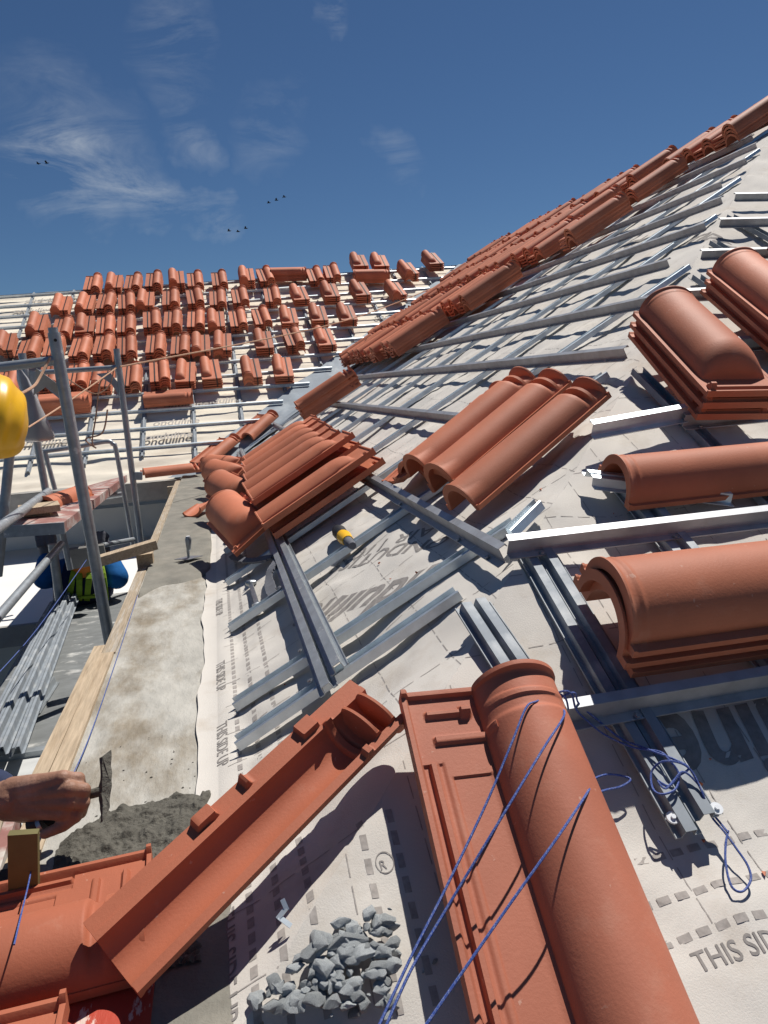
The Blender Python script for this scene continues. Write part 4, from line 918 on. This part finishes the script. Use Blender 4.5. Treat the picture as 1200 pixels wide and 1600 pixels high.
# trowel in the hand
th_ = empty('hand_trowel', q_(90, 1262, 1.07), 'mortar caked trowel gripped in the hand, its blade seen on edge', 'trowel')
b = MB(); b.tube([q_(46, 1290, 1.066), q_(52, 1288, 1.066), q_(80, 1276, 1.072), q_(112, 1252, 1.078), q_(128, 1243, 1.076)], [.0105, .0145, .0145, .0125, .009], 16); b.obj('handle', BLK, th_, smooth=True)
b = MB(); b.tube([q_(72, 1285, 1.060), q_(66, 1289, 1.060)], .0152, 16); b.obj('handle_ring', STEEL, th_, smooth=True)
b = MB(); b.tube(smooth_path([q_(126, 1243, 1.076), q_(140, 1241, 1.07), q_(152, 1238, 1.068), q_(163, 1234, 1.07)], 4), [.007]*13, 10); b.obj('tang', MORTR, th_, smooth=True)
b = MB(); fr_ = [(158, 1184, 1.085), (172, 1173, 1.10), (173, 1228, 1.07), (169, 1262, 1.05), (160, 1284, 1.035), (157, 1240, 1.06)]
cx_ = [q_(*v) for v in fr_]; n_ = (cx_[1]-cx_[0]).cross(cx_[3]-cx_[0]).normalized()*.004; k = 6
b.add([c-n_ for c in cx_]+[c+n_ for c in cx_], [tuple(range(k-1, -1, -1)), tuple(range(k, 2*k))]+[(i, (i+1) % k, k+(i+1) % k, k+i) for i in range(k)])
bl = b.obj('blade', MORTR, th_); bm = bmesh.new(); bm.from_mesh(bl.data); bmesh.ops.recalc_face_normals(bm, faces=bm.faces); bmesh.ops.triangulate(bm, faces=bm.faces)
for _ in range(4): bmesh.ops.subdivide_edges(bm, edges=[e for e in bm.edges if e.calc_length() > .004], cuts=1)
for v in bm.verts: v.co += V((nz(v.co.x*90, v.co.y*90, 1), nz(v.co.x*90, v.co.y*90, 5), nz(v.co.x*90, v.co.z*90, 9)))*.003
bm.to_mesh(bl.data); bm.free()

# second worker, bending behind the deck with both arms raised
w2 = empty('person', PY(128, 950, 4.15), 'worker in blue shirt and hi-vis vest, both gloved hands raised, behind the scaffold tubes', 'person')
Y3 = 4.1
def s(x, y, dy=0): return PY(x, y, Y3+dy)
sL, sR, eL, eR, hL, hR = s(104, 893), s(166, 886), s(70, 903, -.1), s(182, 902, -.1), s(76, 862, .0), s(158, 858, 0)
neck, hd, pv = s(134, 885, .02), s(134, 880, -.06), s(128, 985, .25)
body('body', [(hd, .07, s(135, 882, -.08), .06), (neck, .06, s(132, 905, 0), .07), (s(132, 915), .13, pv, .13), (sL, .06, sR, .06), (sL, .05, eL, .042), (eL, .042, hL, .032), (sR, .05, eR, .042), (eR, .042, hR, .032), (pv+V((-.1, 0, 0)), .10, pv+V((-.12, .05, -.42)), .07), (pv+V((.1, 0, 0)), .10, pv+V((.12, .05, -.42)), .07), (pv+V((-.12, .05, -.42)), .07, pv+V((-.12, .15, -.85)), .05), (pv+V((.12, .05, -.42)), .07, pv+V((.12, .15, -.85)), .05)], SKIN, .014, w2)
body('shirt', [(s(132, 912), .145, pv, .14), (sL, .075, sR, .075), (sL, .068, eL, .060), (eL, .060, s(73, 878, -.04), .05), (sR, .072, eR, .064), (eR, .064, s(172, 876, -.04), .05)], BLUE, .012, w2)
body('trousers', [(pv, .15, pv+V((0, 0, -.08)), .15), (pv+V((-.1, 0, 0)), .12, pv+V((-.12, .05, -.42)), .09), (pv+V((.1, 0, 0)), .12, pv+V((.12, .05, -.42)), .09), (pv+V((-.12, .05, -.42)), .09, pv+V((-.12, .15, -.8)), .07), (pv+V((.12, .05, -.42)), .09, pv+V((.12, .15, -.8)), .07)], STRIPE, .014, w2)
body('vest', [(s(131, 910), .156, pv, .150), (s(112, 893), .078, s(156, 890), .078)], STRIPE, .012, w2)
for x0, x1 in ((118, 108), (124, 124), (142, 136), (158, 166)):
    b = MB(); pts = smooth_path([s(x0, 884, -.10), s((x0+x1)/2, 905, -.175), s(x1, 938, -.15)], 4)
    for i in range(len(pts)-1): b.bar(pts[i], pts[i+1], .028, .012, (0, -1, 0))
    b.obj('yellow_stripe', VEST, w2)
b = MB(); b.bar(s(112, 934, -.16), s(168, 930, -.16), .03, .014, (0, 0, 1)); b.obj('yellow_stripe', VEST, w2)
for (h_, sg) in ((hL, 1), (hR, -1)):
    gs = [(h_+V((0, 0, -.03)), .034, h_+V((0, 0, .03)), .036)]
    for i in range(4): a = h_+V((-.028+.019*i, -.01, .05)); gs += [(a, .0115, a+V((.006*sg, -.035, .022)), .0105), (a+V((.006*sg, -.035, .022)), .0105, a+V((.01*sg, -.05, -.012)), .0095)]
    gs.append((h_+V((.03*sg, -.01, .0)), .014, h_+V((.05*sg, -.04, .02)), .011)); gs.append((h_+V((0, 0, -.07)), .038, h_+V((0, 0, -.03)), .036))
    gs = [(h_+(a_-h_)*1.35, r_*1.3, h_+(b_-h_)*1.35, q2*1.3) for a_, r_, b_, q2 in gs]
    body('glove', gs, GLOVE, .006, w2, 2)
b = MB(); vs = []
for j in range(13):
    th = math.pi*.56*j/12
    for i in range(28): ph = 2*math.pi*i/28; r = .088*(1.12 if j == 12 else 1); vs.append(hd+V((0, -.01, .0))+V((math.sin(th)*math.cos(ph)*r*.9, -.5*math.cos(th)*r+math.sin(th)*math.sin(ph)*r, .86*math.cos(th)*r+.4*math.sin(th)*math.sin(ph)*r)))
b.add(vs, [(j*28+i, (j+1)*28+i, (j+1)*28+(i+1) % 28, j*28+(i+1) % 28) for j in range(12) for i in range(28)]); b.obj('helmet', ORA, w2, smooth=True)
b = MB(); c4 = [s(104, 860, -.24), s(162, 852, -.24), s(166, 872, -.22), s(150, 883, -.2), s(106, 891, -.2)]; k = 5
b.add(c4+[q+V((0, .012, .008)) for q in c4], [tuple(range(k-1, -1, -1)), tuple(range(k, 2*k))]+[(i, (i+1) % k, k+(i+1) % k, k+i) for i in range(k)]); props(b.obj('grey_board', CONG), 'grey board carried behind the head of the blue clad worker', 'board')

# ------------------------------------------------------------------ birds
for i, (px, py) in enumerate(((60, 256), (73, 255), (420, 317), (432, 313), (444, 308), (358, 361), (372, 362), (384, 357))):
    c = PY(px, py, 90); r = .30; f = [-1, 1][i % 2]
    b = MB(); b.tube([c+V((-.22, 0, 0)), c+V((-.1, 0, .01)), c+V((.1, 0, .01)), c+V((.24, 0, .03))], [.01, .05, .055, .02], 8)
    for sg in (-1, 1): b.add([c+V((-.07, 0, 0)), c+V((.07, 0, 0)), c+V((.02, .3*sg, .16+.05*f)), c+V((-.12, .62*sg, .06)), c+V((-.16, .35*sg, .13))], [(0, 1, 2, 4), (4, 2, 3)])
    props(b.obj('bird', BLK), ['left bird of the pair against the white cloud', 'right bird of the pair against the white cloud', 'lowest left bird of the higher trio', 'middle bird of the higher trio', 'top right bird of the higher trio', 'left bird of the trio nearest the far ridge', 'middle bird of the trio nearest the far ridge', 'right bird of the trio nearest the far ridge'][i], 'bird', 'birds in the sky')

for i in range(60):
    x, y = random.uniform(-.31, -.10), random.uniform(1.10, 1.42)**1.0; r = random.uniform(.0008, .0030)*(1.3-(y-1.1)*1.6)
    if r < .0006: continue
    o = bpy.data.objects.new('mortar_crumb', bpy.data.meshes.get('crumb') or (lambda m: m)(rocks[3].copy())); COL.objects.link(o)
    o.data.name = 'crumb'
    if o.data.materials[0] != MORTR: o.data.materials[0] = MORTR
    o.matrix_basis = Matrix.Translation((x, y, -H+r*.4)) @ Matrix.Rotation(random.uniform(0, 6), 4, 'Z') @ Matrix.Diagonal((r, r, r*.7, 1))
    props(o, 'small crumb of dark mortar dropped on the pale ledge beyond the heap', 'mortar crumb', 'mortar crumbs on the ledge')
